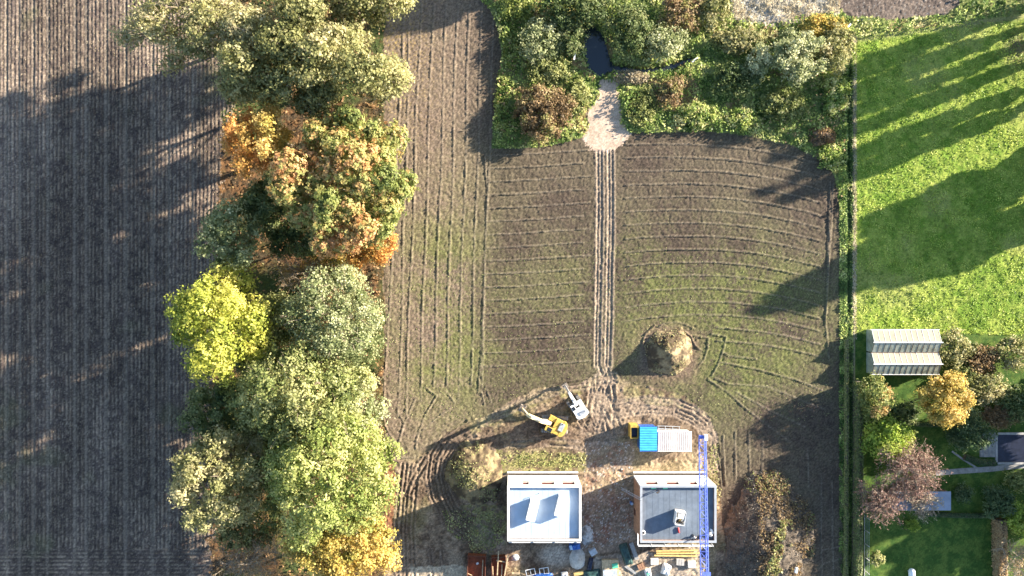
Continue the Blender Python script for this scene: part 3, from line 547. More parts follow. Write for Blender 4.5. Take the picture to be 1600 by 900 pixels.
# stubble: short stalks in rows
rg = np.random.default_rng(50); xs_, ys_ = [], []
for r_ in np.arange(-105.75, -54, .75):
    y_ = np.arange(-51, 60, .23); xs_.append(np.full(len(y_), r_+.375)+rg.normal(0, .06, len(y_))); ys_.append(y_+rg.normal(0, .07, len(y_)))
for r_ in np.arange(-60, -51, .75):
    x_ = np.arange(-105, -56, .23); ys_.append(np.full(len(x_), r_)+rg.normal(0, .06, len(x_))); xs_.append(x_+rg.normal(0, .07, len(x_)))
x = np.concatenate(xs_); y = np.concatenate(ys_); k = zfn(Z_STUB)(800+x*8, 450-y*8) & (rg.random(len(x)) < .62*np.clip(fbm(x, y*.4, .25, 88, 3)*2.2-.2, .25, 1)); x = x[k]; y = y[k]; n = len(x)
j = np.clip(np.searchsorted(gy, y), 0, ny-1); i = np.clip(np.searchsorted(gx, x), 0, nx-1); P = np.stack([x, y, HG[j, i]+.07], 1); Nn = rg.normal(size=(n, 3)); Nn[:, 2] = np.abs(Nn[:, 2])*.5+.25
tag(link('maize_stubble', cards(P, Nn, .15*(.5+.9*rg.random(n)), palette(PALB['straw'], rg.normal(.3, .3, n)), rg, GRASSM, 'maize_stubble', .7)), 'pale cut stalks standing in straight rows on the left field', 'stubble', kind='stuff')

# scrub: each shrub one can tell apart
def shrub(name, label, px, py, rx, ry, h, pal, seed, n=2200, **k):
    k.setdefault('cat', 'shrub'); k.setdefault('base', .06); k.setdefault('size', .30); k.setdefault('clump', .3)
    return tree(name, label, px, py, rx, ry, h, pal, seed, n, r0=.07, **k)
gs = 'shrubs on the rough ground'
for a in (
 ('bramble_bush', 'large brown leaved bush beside the sandy track', 848, 174, 50, 46, 4.0, 'brown', 201, 7000, dict(nlobes=30, lobeR=.24, tint=.45, tvar=.25)),
 ('elder_bush', 'pale grey green bush near the rounded headland corner', 845, 62, 34, 36, 3.2, 'silver', 202, 3200, dict(tint=.45)),
 ('corner_bush', 'bright green bush at the top beside the ploughed headland', 808, 14, 28, 20, 1.8, 'bright', 203, 1800, dict(tint=.4)),
 ('pond_alder', 'dark green bush spreading above the top end of the pond', 900, 14, 58, 28, 4.5, 'darkgreen', 204, 4200, dict(tint=.4)),
 ('pondside_bush', 'brown green bush on the left bank of the pond', 892, 62, 24, 26, 3, 'darkgreen', 205, 1900, dict(tint=.55)),
 ('pond_willow', 'dark green willow on the right bank of the pond', 985, 46, 36, 42, 4.5, 'darkgreen', 206, 4200, dict(tint=.55)),
 ('weeping_willow', 'pale green willow drooping over the narrow stream', 1035, 70, 36, 26, 4, 'silver', 207, 3000, dict(tint=.5, clump=.4)),
 ('yellowing_bush', 'yellow brown bush at the top between willow and dead stalks', 1062, 20, 34, 28, 3.5, 'brown', 208, 2600, dict(tint=.7)),
 ('hazel_bush', 'olive bush touching the left side of the dead stalks', 1115, 18, 26, 26, 3.2, 'olive', 209, 2000, dict(tint=.5)),
 ('silver_bush', 'small silvery bush left of the big silver willow', 1188, 98, 22, 24, 4, 'silver', 210, 1900, dict(tint=.75)),
 ('silver_willow', 'big silver green willow bush near the meadow', 1246, 92, 42, 40, 5.5, 'silver', 211, 5600, dict(tint=.58, nlobes=24, lobeR=.27)),
 ('hawthorn_bush', 'tall olive hawthorn on the ditch bank beside the meadow', 1304, 76, 26, 40, 4, 'olive', 212, 3400, dict(tint=.55)),
 ('golden_bush', 'yellow tinted bush below the grey stalks at the top right', 1285, 40, 34, 16, 3, 'gold', 213, 2000, dict(tint=.45)),
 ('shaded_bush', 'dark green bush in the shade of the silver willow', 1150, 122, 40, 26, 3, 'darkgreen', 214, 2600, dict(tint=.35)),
 ('hedge_bush', 'long yellow green bush below the dead stalks', 1155, 62, 48, 16, 2.6, 'olive', 215, 2600, dict(tint=.6)),
 ('nettle_patch', 'green bush on the left edge of the sandy track', 902, 152, 18, 30, 2, 'green', 216, 1600, dict(tint=.55)),
 ('mid_green_bush', 'mid green bush between pond and brown bush', 858, 108, 36, 22, 2.2, 'green', 217, 2400, dict(tint=.5)),
 ('track_bush', 'green bush on the right edge of the sandy track', 1002, 168, 24, 32, 1.1, 'green', 218, 2400, dict(tint=.55)),
 ('rose_thicket', 'brown tinged bush right of the sandy track bush', 1048, 142, 22, 22, 2.2, 'brown', 219, 1500, dict(tint=.6)),
 ('field_edge_bush', 'light green bush on the field edge in the middle of the scrub', 1090, 180, 34, 20, 1.8, 'weed', 220, 2000, dict(tint=.6)),
 ('bank_bush', 'green bush standing below the silver willow', 1222, 165, 40, 26, 2.4, 'green', 221, 2600, dict(tint=.42)),
 ('ditch_bush', 'light green bush at the ditch below the hawthorn', 1303, 150, 18, 34, 2, 'weed', 222, 1800, dict(tint=.65)),
 ('round_bush', 'pale green bush on the field edge left of the root heap', 1158, 190, 26, 18, 1.6, 'weed', 223, 1500, dict(tint=.7)),
 ('grass_clump', 'bright green clump along the headland beside the brown bush', 784, 160, 9, 44, .6, 'bright', 224, 1500, dict(tint=.45)),
 ('verge_clump', 'bright green clump along the headland below the top corner', 798, 72, 12, 40, .8, 'bright', 225, 1600, dict(tint=.4)),
 ('corner_weed_bush', 'light green bush at the rounded right corner of the ploughed field', 1296, 246, 16, 18, 1.4, 'weed', 226, 1200, dict(tint=.65)),
 ):
    shrub(*a[:10], group=gs, **a[10])
print('leaves', LEAVES)

# ------------------------------------------------------------------ spoil heaps
def heap(name, label, px, py, rx, ry, h, seed, c1, c2, flat=.25, rough=.35, n=70, parts=None, cat='heap', steep=.8, rot=0):
    rg = np.random.default_rng(seed); a = np.linspace(-1.15, 1.15, n); U, Vv = np.meshgrid(a, a); x = U*rx/8; y = Vv*ry/8
    cx, cy, _ = W(px, py); f1 = fbm(x+cx+50, y+cy+50, .35, seed, 4, .6)-.5; f2 = fbm(x+cx, y+cy, 1.6, seed+3, 3, .7)-.5
    r = np.hypot(U, Vv)*(1+f1*.5); z = h*np.clip(1-np.clip((r-flat)/(1-flat), 0, 1), 0, 1)**steep*(1+f1*.55)+f2*rough*sstep(1.1, .8, r); z = np.where(r > 1.0, -.25+0*z, z)
    col = mixc(np.broadcast_to(C(*c1), x.shape+(3,)).copy(), C(*c2), sstep(.35, .65, fbm(x+cx, y+cy, .8, seed+7, 3, .7)))
    ii = np.arange(n*n).reshape(n, n); q = np.stack([ii[:-1, :-1], ii[:-1, 1:], ii[1:, 1:], ii[1:, :-1]], -1).reshape(-1, 4)
    keep = (r.reshape(-1)[q] < 1.06).any(1); q = q[keep]; u, inv = np.unique(q, return_inverse=True)
    V = np.stack([x, y, z], -1).reshape(-1, 3)[u]; me = np_mesh('mound', V, inv.reshape(-1, 4), ground_mat(name+'_soil', .1, 4), col.reshape(-1, 3)[u], True)
    root = empty(name, (cx, cy, gz(cx, cy)*.3)); tag(root, label, cat); link('mound', me, root)
    for (nl, size, pal, tint, lim, hh, sel) in (parts or []):
        k = rg.integers(0, len(V), nl*5); P = V[k]+rg.normal(0, .12, (len(k), 3)); m = (fbm(P[:, 0]+cx, P[:, 1]+cy, .4, seed+21, 3) > lim) & (V[k, 2] > .05)
        if sel: m &= sel(P[:, 0]*8/rx, P[:, 1]*8/ry)
        P = P[m][:nl]; nn = len(P); P[:, 2] += hh*rg.random(nn); c = palette(PAL[pal], tint+rg.normal(0, .22, nn)); Nn = unit(rg, nn); Nn[:, 2] = np.abs(Nn[:, 2])+.3
        o = link('weeds', cards(P, Nn, size*(.6+.8*rg.random(nn)), c, rg, LEAF, 'weeds', .55 if pal == 'heath' else 1.), root); o['kind'] = 'stuff'
    return root
heap('earth_heap', 'tall round grassy earth heap standing alone in the ploughed field', 1045, 550, 40, 37, 3.3, 301, (.085, .062, .04), (.28, .22, .125), flat=.05, rough=.7, parts=[(500, .2, 'olive', .7, .5, .08, None), (260, .2, 'brown', .3, .5, .06, None)], steep=.95)
heap('spoil_heap', 'weedy spoil heap beside the white roofed house', 742, 740, 46, 46, 2.6, 302, (.08, .058, .036), (.24, .185, .10), flat=.12, rough=.6, parts=[(650, .2, 'paleyel', .5, .45, .2, None), (300, .22, 'olive', .4, .5, .25, lambda u, v: u < 0)], steep=.85)
heap('overgrown_heap', 'large brown overgrown heap at the bottom, right of the crane jib', 1198, 838, 68, 94, 3.0, 303, (.085, .068, .052), (.16, .128, .096), flat=.25, rough=.6, n=90,
     parts=[(6500, .26, 'heath', .5, .28, .5, None), (4000, .28, 'brown', .45, .40, .6, lambda u, v: u > -.3), (3400, .32, 'paleyel', .5, .40, .6, lambda u, v: (np.abs(u-.25+.35*(v < -.1)*(-v)) < .22) & (v < .35)), (900, .26, 'paleyel', .4, .42, .5, lambda u, v: (v > .72) | (u > .86))])
heap('root_heap', 'upended brown root heap at the corner of the scrub near the ditch', 1284, 214, 21, 16, 1.6, 304, (.08, .055, .04), (.24, .17, .11), n=40, rough=.8, parts=[(500, .3, 'litter', .4, .2, .4, None)])
heap('sand_pile', 'oval pile of grey building sand below the white roofed house', 902, 873, 13, 17, 1.2, 305, (.40, .37, .32), (.52, .49, .44), n=40, rough=.1, flat=.0, steep=.9)
heap('rubble_pile', 'grey rubble pile at the right side of the white roofed house', 917, 836, 11, 16, .7, 306, (.22, .20, .18), (.50, .48, .46), n=40, rough=.9)
heap('gravel_heap', 'small grey gravel heap above the trestle', 805, 871, 7, 6, .6, 307, (.34, .35, .37), (.48, .49, .50), n=26, rough=.3)
heap('twig_heap', 'brown brush heap at the pond end of the sandy track', 985, 122, 28, 11, 1.1, 308, (.16, .12, .09), (.34, .29, .24), n=36, rough=.8, parts=[(900, .32, 'straw', .35, .2, .5, None)])

# ------------------------------------------------------------------ the two houses
def house(name, label, x0, x1, y0, y1, h, roofm, northm, sidem, nwin, wmat):
    cx, cy = (x0+x1)/2, (y0+y1)/2; w, d = x1-x0, y1-y0; root = empty(name, (cx, cy, 0)); tag(root, label, 'house'); t = .32; zr = h-.5
    hw, hd_ = w/2, d/2
    def wall(axis_, sgn, m, wins):          # wall built round its window openings
        L = w if axis_ == 'x' else d-2*t; mb = MB(); zs = sorted(set([-.3, h]+[z for (_, _, a, b) in wins for z in (a, b)]))
        for za, zb in zip(zs[:-1], zs[1:]):
            cuts = [(-L/2, -L/2)]+sorted([(c-ww/2, c+ww/2) for (c, ww, a, b) in wins if a <= za and b >= zb])+[(L/2, L/2)]
            for (a0, a1), (b0, b1) in zip(cuts[:-1], cuts[1:]):
                if b0-a1 < .01: continue
                c_, l_ = (a1+b0)/2, b0-a1; zc_ = (za+zb)/2
                if axis_ == 'x': mb.box((c_, sgn*(hd_-t/2), zc_), (l_, t, zb-za))
                else: mb.box((sgn*(hw-t/2), c_, zc_), (t, l_, zb-za))
        mb.build('wall', m, root)
        for (c, ww, a, b) in wins:
            pm = MB(); fm = MB(); sm = MB(); zc_ = (a+b)/2
            def bx(mb, u, z, l, hgt, inn, th):
                if axis_ == 'x': mb.box((u, sgn*(hd_-inn), z), (l, th, hgt))
                else: mb.box((sgn*(hw-inn), u, z), (th, l, hgt))
            bx(pm, c, zc_, ww, b-a, .2, .04); win = pm.build('window', wmat, root)
            for q in (-1, 1): bx(fm, c+q*(ww/2-.04), zc_, .08, b-a-.02, .15, .06); bx(fm, c, zc_+q*((b-a)/2-.04), ww-.17, .08, .15, .06)
            fm.build('frame', M['winred'], win); bx(sm, c, a-.04, ww+.2, .08, -.03, .14); sm.build('sill', M['winred'], win)
    up = (h-2.3, h-.62)
    wall('x', 1, northm, [(c, ww, *up) for c, ww in nwin]); wall('x', -1, sidem, [(-hw*.5, 2.2, .9, 2.3), (hw*.45, 2.2, .9, 2.3), (-hw*.5, 1.6, *up), (hw*.45, 1.6, *up)])
    wall('y', -1, sidem, [(-1.5, 1.2, 1.0, 2.2)]); wall('y', 1, sidem, [(1.5, 1.2, 1.0, 2.2)])
    MB().box((0, 0, zr-.15), (w-2*t, d-2*t, .3)).build('roof', roofm, root)
    cp = .07
    MB().box((0, hd_-t/2, h+cp/2), (w+.1, t+.1, cp)).build('coping', M['coping'] if roofm is M['bitumen'] else M['white'], root); MB().box((0, -hd_+t/2, h+cp/2), (w+.1, t+.1, cp)).build('coping', M['coping'] if roofm is M['bitumen'] else M['white'], root)
    for q in (-1, 1): MB().box((q*(hw-t/2), 0, h+cp/2), (t+.1, d-2*t-.1, cp)).build('coping', M['coping'] if roofm is M['bitumen'] else M['white'], root)
    # membrane laps on the roof
    k = int((w-2*t)//1.05)
    for i in range(1, k):
        MB().box((-hw+t+i*1.05, 0, zr+.006), (.10, d-2*t-.02, .012)).build('membrane_lap', roofm, root)
    # low plinth wall in front of the north side
    pl_ = MB(); pl_.box((0, hd_+.62, .12), (w+.2, .22, .66)); pl_.build('plinth_wall', M['white'], root)
    MB().box((hw-.9, hd_+.36, .05), (.18, .28, .6)).build('plinth_wall', M['darkwall'], root)
    MB().box((0, hd_+.255, .02), (w*.97, .5, .1)).build('gap_shade_strip', M['soil'], root)  # dark strip in the gap, the low wall's shade put into its colour
    MB().tube([(hw+.08, hd_-.4, 0), (hw+.08, hd_-.4, h-.4)], .055, 8).build('downpipe', M['coping'], root)
    return root, zr
HH = 7.2
h1, zr1 = house('white_roofed_house', 'unfinished flat house with glaring white roof membrane', -.83, 12.79, -46.8, -36.55, HH, M['membrane'], M['white'], M['darkwall'], [(-3.4, 1.1), (.75, 2.3), (4.6, 2.3)], M['winred'])
h2_, zr2 = house('grey_roofed_house', 'unfinished flat house with dark grey roof where workers kneel', 23.75, 37.8, -47.1, -36.55, HH, M['bitumen'], M['white'], M['terracotta'], [(-4.6, 2.2), (-.7, 2.3), (3.2, 1.4)], M['winred'])
def RP(px, py, zr): return W(px, py, zr)
# stacks of white boards on the white roof
for k, (lab, px, py) in enumerate((('white wrapped board stack in the middle of the white roof', 832, 795), ('white wrapped board stack on the right half of the white roof', 876, 788))):
    x, y, z = RP(px, py, zr1); r = empty('board_stack', (x, y, zr1+.012), R(-14)); tag(r, lab, 'boards', 'board stacks on the white roof')
    MB().box((0, 0, .06), (1.5, 3.9, .12)).build('pallet', M['timber'], r)
    for i in range(5): MB().box((0, .03*(i % 2), .25+i*.25), (1.72-.03*(i % 3), 3.8, .245)).build('board', M['offwhite'], r)
x, y, z = RP(842, 771, zr1); r = empty('vent_pipe', (x, y, zr1)); tag(r, 'dark vent pipe near the top edge of the white roof', 'pipe'); MB().tube([(0, 0, 0), (0, 0, .9)], .07, 8).build('pipe', M['dark'], r); MB().tube([(0, 0, .9), (0, 0, 1.0)], [.13, .02], 8).build('cowl', M['offwhite'], r)
# work pallet on the grey roof
x, y, z = RP(1060, 806, zr2); r = empty('material_cage', (x, y, zr2+.012), R(-8)); tag(r, 'white crate of roofing materials in the middle of the grey roof', 'crate')
MB().box((0, 0, .07), (1.75, 2.4, .14)).build('pallet', M['timber'], r)
for sx in (-.85, .85): MB().box((sx, 0, .95), (.05, 2.4, 1.6)).build('side', M['offwhite'], r)
for sy in (-1.17, 1.17): MB().box((0, sy, .95), (1.64, .05, 1.6)).build('side', M['offwhite'], r)
for i in range(4): MB().tube([(-.55+i*.36, -.9, .32), (-.55+i*.36, -.9+1.0, 1.5+.07*(i % 2))], .16, 8).build('roofing_roll', M['dark'] if i in (1,) else (M['formwork'] if i == 2 else M['bag']), r)
MB().box((.1, .5, 1.5), (1.2, .9, .35), .2).build('bag', M['bag'], r)
def small(name, label, cat, px, py, z, rz=0, group=None):
    x, y, _ = W(px, py, z); r = empty(name, (x, y, z), rz); return tag(r, label, cat, group)
r = small('gas_bottle', 'red gas bottle lying below the crate on the grey roof', 'gas bottle', 1060, 828, zr2+.012, R(100)); MB().tube([(-.55, 0, .16), (-.45, 0, .16), (.4, 0, .16), (.52, 0, .16)], [.05, .16, .16, .07], 10).build('bottle', M['red'], r, smooth=True); MB().tube([(.5, 0, .16), (.66, 0, .16)], .05, 6).build('valve', M['steel'], r)
for lab, px, m in (('pale green bucket left of the worker at the roof edge', 1021, M['green']), ('green crate right of the worker at the roof edge', 1039, M['green'])):
    r = small('bucket', lab, 'bucket', px, 761, zr2+.012, R(5)); b = MB(); b.box((0, 0, .03), (.86, .44, .06))
    for q in (-1, 1): b.box((q*.42, 0, .22), (.03, .44, .32)); b.box((0, q*.205, .22), (.8, .03, .32))
    b.build('tub', m, r); MB().box((0, 0, .15), (.78, .36, .15)).build('filling', M['lightblue'], r)
r = small('hose_coil', 'coil of pale hose on the lower left of the grey roof', 'hose', 1005, 832, zr2+.012)
for k in range(3): MB().tube([(math.cos(a*.4)*(.42-.07*k), math.sin(a*.4)*(.42-.07*k), .05+.07*k) for a in range(17)], .05, 6).build('loop', M['bag'] if k != 1 else M['greywrap'], r)
MB().tube([(.12, -.05, 0), (.12, -.05, .4)], .09, 8).build('pipe', M['dark'], r)
r = small('wrapped_bundle', 'white bundle of sheeting in the lower right roof corner', 'bundle', 1111, 832, zr2+.012, .5); MB().box((0, 0, .2), (.9, .5, .4)).build('bundle', M['bag'], r, bevel=.12); MB().box((.25, .4, .14), (.4, .5, .28), .6).build('bundle', M['offwhite'], r, bevel=.08)
# guard rails of the grey roof
r = empty('guard_rail', (30.8, -47.5, 0)); tag(r, 'white tube guard rail along the lower edge of the grey roof', 'guard rail')
for zz in (HH+.25, HH+.8): MB().tube([(-7.6, 0, zz), (6.3, 0, zz)], .055, 6).build('rail', M['offwhite'], r); MB().tube([(-7.6, .06, zz+.06), (-7.6, 2.2, zz+.06)], .055, 6).build('rail', M['offwhite'], r)
for xx in (-7.45, -5, -2.5, 0, 2.5, 5, 6.2): MB().box((xx, .1, HH-.2), (.07, .07, 2.2)).build('post', M['offwhite'], r)
r = empty('roof_edge_rail', (6.0, -47.15, 0)); tag(r, 'white tube rail along the lower edge of the white roof', 'guard rail')
MB().tube([(-6.6, 0, HH-.1), (6.7, 0, HH-.1)], .06, 6).build('rail', M['offwhite'], r)
for xx in (-6, -2, 2, 6): MB().box((xx, .14, HH-.3), (.08, .2, .9)).build('bracket', M['coping'], r)
# ladder
a = Vector(W(970, 763, .1)); b = Vector(W(1003, 781, HH+.6)); r = empty('ladder', a); tag(r, 'grey ladder leaning on the left side of the grey roofed house', 'ladder')
dv = b-a; sdv = Vector((-dv.y, dv.x, 0)).normalized()*.22
for q in (-1, 1): MB().tube([sdv*q, dv+sdv*q], .045, 5).build('rail', M['greywrap'], r)
for i in range(1, 24): MB().tube([dv*(i/24)-sdv, dv*(i/24)+sdv], .025, 4).build('rung', M['greywrap'], r)
r = small('barrel', 'small blue barrel at the left wall of the grey roofed house', 'barrel', 986, 785, 0); MB().tube([(0, 0, 0), (0, 0, .3), (0, 0, .7), (0, 0, .95)], [.28, .32, .32, .28], 12).build('drum', M['bluetarp'], r, smooth=True); MB().tube([(0, 0, .95), (0, 0, .99)], .27, 12).build('lid', M['lightblue'], r)

# ------------------------------------------------------------------ people
def skin_body(joints, edges, name):
    me = bpy.data.meshes.new(name); bm = bmesh.new(); sk = bm.verts.layers.skin.verify(); vs = []
    for i, (p, r_) in enumerate(joints):
        v = bm.verts.new(p); v[sk].radius = (r_, r_); v[sk].use_root = (i == 0); vs.append(v)
    for a, b in edges: bm.edges.new((vs[a], vs[b]))
    bm.to_mesh(me); bm.free(); o = bpy.data.objects.new(name, me); COL.objects.link(o)
    o.modifiers.new('skin', 'SKIN'); s_ = o.modifiers.new('sub', 'SUBSURF'); s_.levels = 1; s_.render_levels = 1
    dg = bpy.context.evaluated_depsgraph_get(); out = bpy.data.meshes.new_from_object(o.evaluated_get(dg)); bpy.data.objects.remove(o)
    return out
def person(label, px, py, z, rz, pose, top, legs, hat):
    # facing +x
    if pose == 'kneel':
        J = [((0, 0, .52), .15), ((.16, 0, .72), .15), ((.33, 0, .90), .16), ((.42, 0, .98), .07), ((.52, 0, 1.06), .10), ((.56, 0, 1.14), .09),
             ((.0, .11, .46), .11), ((.34, .14, .14), .085), ((-.06, .14, .08), .06), ((-.16, .15, .03), .05), ((.0, -.11, .46), .11), ((.36, -.14, .16), .085), ((-.04, -.14, .08), .06), ((-.14, -.15, .03), .05),
             ((.34, .21, .90), .075), ((.50, .27, .62), .055), ((.66, .20, .36), .042), ((.72, .18, .27), .04), ((.34, -.21, .90), .075), ((.48, -.27, .62), .055), ((.64, -.20, .36), .042), ((.70, -.18, .27), .04)]
    else:
        J = [((0, 0, .92), .15), ((.14, 0, 1.08), .15), ((.34, 0, 1.2), .16), ((.45, 0, 1.25), .07), ((.56, 0, 1.27), .10), ((.63, 0, 1.30), .09),
             ((.0, .11, .86), .11), ((.08, .13, .48), .08), ((-.04, .14, .1), .055), ((.10, .15, .04), .045), ((.0, -.11, .86), .11), ((.10, -.13, .48), .08), ((.0, -.14, .1), .055), ((.14, -.15, .04), .045),
             ((.34, .21, 1.16), .075), ((.42, .26, .86), .055), ((.58, .22, .62), .042), ((.63, .2, .52), .04), ((.34, -.21, 1.16), .075), ((.44, -.26, .88), .055), ((.60, -.2, .64), .042), ((.66, -.18, .54), .04)]
    E = [(0, 1), (1, 2), (2, 3), (3, 4), (4, 5), (0, 6), (6, 7), (7, 8), (8, 9), (0, 10), (10, 11), (11, 12), (12, 13), (2, 14), (14, 15), (15, 16), (16, 17), (2, 18), (18, 19), (19, 20), (20, 21)]
    for h_ in (17, 21):                                   # five fingers on each hand
        hx, hy, hz = J[h_][0]; s_ = 1 if h_ == 17 else -1
        for f in range(5):
            oy = (-.03+f*.016)*s_; ln = (.05, .07, .075, .07, .055)[f]
            if f == 0: J.append(((hx+.02, hy-s_*.05, hz-.01), .012)); J.append(((hx+.045, hy-s_*.06, hz-.03), .010))
            else: J.append(((hx+.045, hy+oy, hz-.03), .011)); J.append(((hx+.05+ln*.5, hy+oy, hz-.03-ln*.5), .009))
            E += [(h_, len(J)-2), (len(J)-2, len(J)-1)]
    me = skin_body(J, E, 'body'); x, y, _ = W(px, py, z); o = link('person', me, None, (x, y, z), rz); tag(o, label, 'person', 'roofers on the grey roof')
    for m in (top, legs, M['skin'], M['dark']): me.materials.append(m)
    zhip = J[0][0][2]; hd = Vector(J[4][0]); hands = (Vector(J[17][0]), Vector(J[21][0]))
    for p in me.polygons:
        c = p.center; p.use_smooth = True
        if (c-hd).length < .19 and c.x > hd.x-.07 or min((c-h_).length for h_ in hands) < .13: p.material_index = 2
        elif c.z < .075: p.material_index = 3
        elif c.z < zhip-.02 and c.x < .48 or c.x < .05: p.material_index = 1
        else: p.material_index = 0
    c_ = hd+Vector((.0, 0, .055)); k = MB(); ring = []
    vs = [c_+Vector((math.cos(a)*r_*1.1, math.sin(a)*r_, zz)) for r_, zz in ((.155, .0), (.125, .03), (.115, .09), (.06, .135)) for a in [i*math.pi/5 for i in range(10)]]
    fs = [(r_*10+i, r_*10+(i+1) % 10, (r_+1)*10+(i+1) % 10, (r_+1)*10+i) for r_ in range(3) for i in range(10)]+[tuple(range(30, 40)), tuple(range(9, -1, -1))]
    k.add(vs, fs).build('helmet' if hat is M['helmet'] else 'hair', hat, o, smooth=True)
    return o
person('worker in dark clothes bending between the green tubs at the roof edge', 1029, 765, zr2+.012, R(200), 'bend', M['cloth_dark'], M['cloth_dark'], M['hair'])
person('kneeling worker in pale jacket near the lower edge of the grey roof', 1082, 836, zr2+.012, R(-50), 'kneel', M['cloth_white'], M['cloth_dark'], M['hair'])
person('kneeling worker all in dark clothes beside the crane jib', 1094, 839, zr2+.012, R(150), 'kneel', M['cloth_dark'], M['cloth_dark'], M['hair'])
person('kneeling worker in white helmet at the lower right roof corner', 1106, 836, zr2+.012, R(40), 'kneel', M['cloth_white'], M['cloth_blue'], M['helmet'])

# ------------------------------------------------------------------ site huts
def corr_roof(mb, x0, x1, y0, y1, z, n, along='x', amp=.05, slope=0.):
    st_ = (x1-x0)/n if along == 'x' else (y1-y0)/n
    for i in range(n):
        c = (x0+(i+.5)*st_) if along == 'x' else (y0+(i+.5)*st_)
        if along == 'x': mb.side([(c-st_*.5, z), (c-st_*.25, z+amp*2), (c+st_*.25, z+amp*2), (c+st_*.5, z)], y0, y1)
        else:
            b = len(mb.v); prof = [(c-st_*.5, z), (c-st_*.25, z+amp*2), (c+st_*.25, z+amp*2), (c+st_*.5, z)]
            mb.v += [(x0, yy, zz) for yy, zz in prof]+[(x1, yy, zz) for yy, zz in prof]
            mb.f += [(b, b+1, b+2, b+3), (b+7, b+6, b+5, b+4)]+[(b+i2, b+(i2+1) % 4, b+4+(i2+1) % 4, b+4+i2) for i2 in range(4)]
    return mb
def hut(name, label, pxa, pxb, pya, pyb, h, roofm, wallm, n, along, rz=0):
    ax, ay, _ = W(pxa, pya, h); bx_, by, _ = W(pxb, pyb, h); cx, cy = (ax+bx_)/2, (ay+by)/2; w, d = bx_-ax, ay-by
    r = empty(name, (cx, cy, 0), rz); tag(r, label, 'site hut')
    for q in (-1, 1): MB().box((0, q*(d/2-.2), h/2-.1), (w-.3, .1, h-.2)).build('wall', wallm, r); MB().box((q*(w/2-.2), 0, h/2-.1), (.1, d-.52, h-.2)).build('wall', wallm, r)
    m = MB(); corr_roof(m, -w/2, w/2, -d/2, d/2, h-.19, n, along); m.build('roof', roofm, r)
    m = MB(); m.box((0, -d/2+.1, h*.4), (.9, .06, 2.0)); m.build('door', M['coping'], r)
    m = MB(); m.box((w*.3, -d/2+.1, h*.55), (1.0, .06, .8)); m.build('window', M['glass'], r)
    for q in (-1, 1): MB().box((0, q*(d/2+.04), h-.15), (w+.06, .07, .16)).build('fascia', wallm, r)
    return r
hut('blue_hut', 'site hut with bright blue ribbed roof between yellow box and white hut', 1000, 1027, 667, 705, 3.4, M['blue'], M['bluetarp'], 10, 'y')
hut('white_hut', 'long site hut with white ribbed roof beside the crane jib tip', 1028, 1081, 675, 705, 3.0, M['whiteroof'], M['offwhite'], 16, 'x')
ax, ay, _ = W(991.5, 675, 2.8); r = empty('yellow_container', (ax, ay, 0)); tag(r, 'open yellow container with dark inside left of the blue roofed hut', 'container')
for q in (-1, 1): MB().box((0, q*1.22, 1.4), (1.5, .12, 2.8)).build('side', M['yellow'], r); MB().box((q*.69, 0, 1.4), (.12, 2.3, 2.8)).build('side', M['yellow'], r)
MB().box((0, 0, .2), (1.25, 2.3, .1)).build('floor', M['dark'], r); MB().box((0, 1.0, 2.72), (1.25, .3, .1)).build('shelf', M['yellow'], r); MB().box((.06, -.1, 2.0), (1.1, 1.9, .08)).build('lid', M['navytarp'], r)
r = small('steel_frame', 'grey steel frame lying above the white roofed hut', 'frame', 1045, 670, .25, R(-2))
for q in (-.5, 0, .5): MB().tube([(-2.2, q, 0), (2.2, q, 0)], .05, 5).build('tube', M['greywrap'], r)
for q in (-2, -.7, .7, 2): MB().tube([(q, -.5, .08), (q, .5, .08)], .05, 5).build('tube', M['greywrap'], r)

# ------------------------------------------------------------------ tower crane: jib above the site, mast below the frame
JZ = 25.0; j0 = W(1097.5, 682, JZ); j1 = (31.0, -63.0, JZ)
r = empty('tower_crane', (j1[0], j1[1]+1.5, 0)); tag(r, 'blue lattice crane jib reaching over the grey roofed house', 'crane'); ox, oy = j1[0], j1[1]+1.5
yend = j0[1]-oy; xend = j0[0]-ox; yb = -7.0
def jp(t, kx, kz):                            # along the jib from back (t = 0) to tip (1)
    y_ = yb+(yend-yb)*t; x_ = xend*(y_/yend); w_ = .72-.18*max(0, t); return Vector((x_+kx*w_, y_, JZ+kz*1.1))
jib = empty('jib', (0, 0, 0)); bpy.data.objects.remove(jib)
jm = MB()
for kx, kz in ((-1, 0), (1, 0), (0, 1)): jm.tube([jp(0, kx, kz), jp(.5, kx, kz), jp(1, kx, kz)], .085 if kz else .10, 6)
jb = jm.build('jib', M['crane'], r)
ns = 34
for i in range(ns):
    a, b, c = i/ns, (i+.5)/ns, (i+1)/ns
    MB().tube([jp(a, -1, 0), jp(b, 0, 1)], .035, 4).build('brace', M['crane'], jb); MB().tube([jp(b, 0, 1), jp(c, -1, 0)], .035, 4).build('brace', M['crane'], jb)
    MB().tube([jp(a, 1, 0), jp(b, 0, 1)], .035, 4).build('brace', M['crane'], jb); MB().tube([jp(b, 0, 1), jp(c, 1, 0)], .035, 4).build('brace', M['crane'], jb)
    MB().tube([jp(a, -1 if i % 2 else 1, 0), jp(c, 1 if i % 2 else -1, 0)], .035, 4).build('brace', M['crane'], jb)
    MB().tube([jp(a, -1, 0), jp(a, 1, 0)], .04, 4).build('brace', M['crane'], jb)
for kx in (-.55, .55): MB().tube([Vector((kx, 0, JZ+3.6)), jp(.52, kx*.8, 1)+Vector((0, 0, .1))], .05, 5).build('tie_bar', M['red'], r)
MB().box(tuple(jp(.52, 0, 1)+Vector((0, 0, .08))), (1.3, .5, .2)).build('tie_bracket', M['crane'], r)
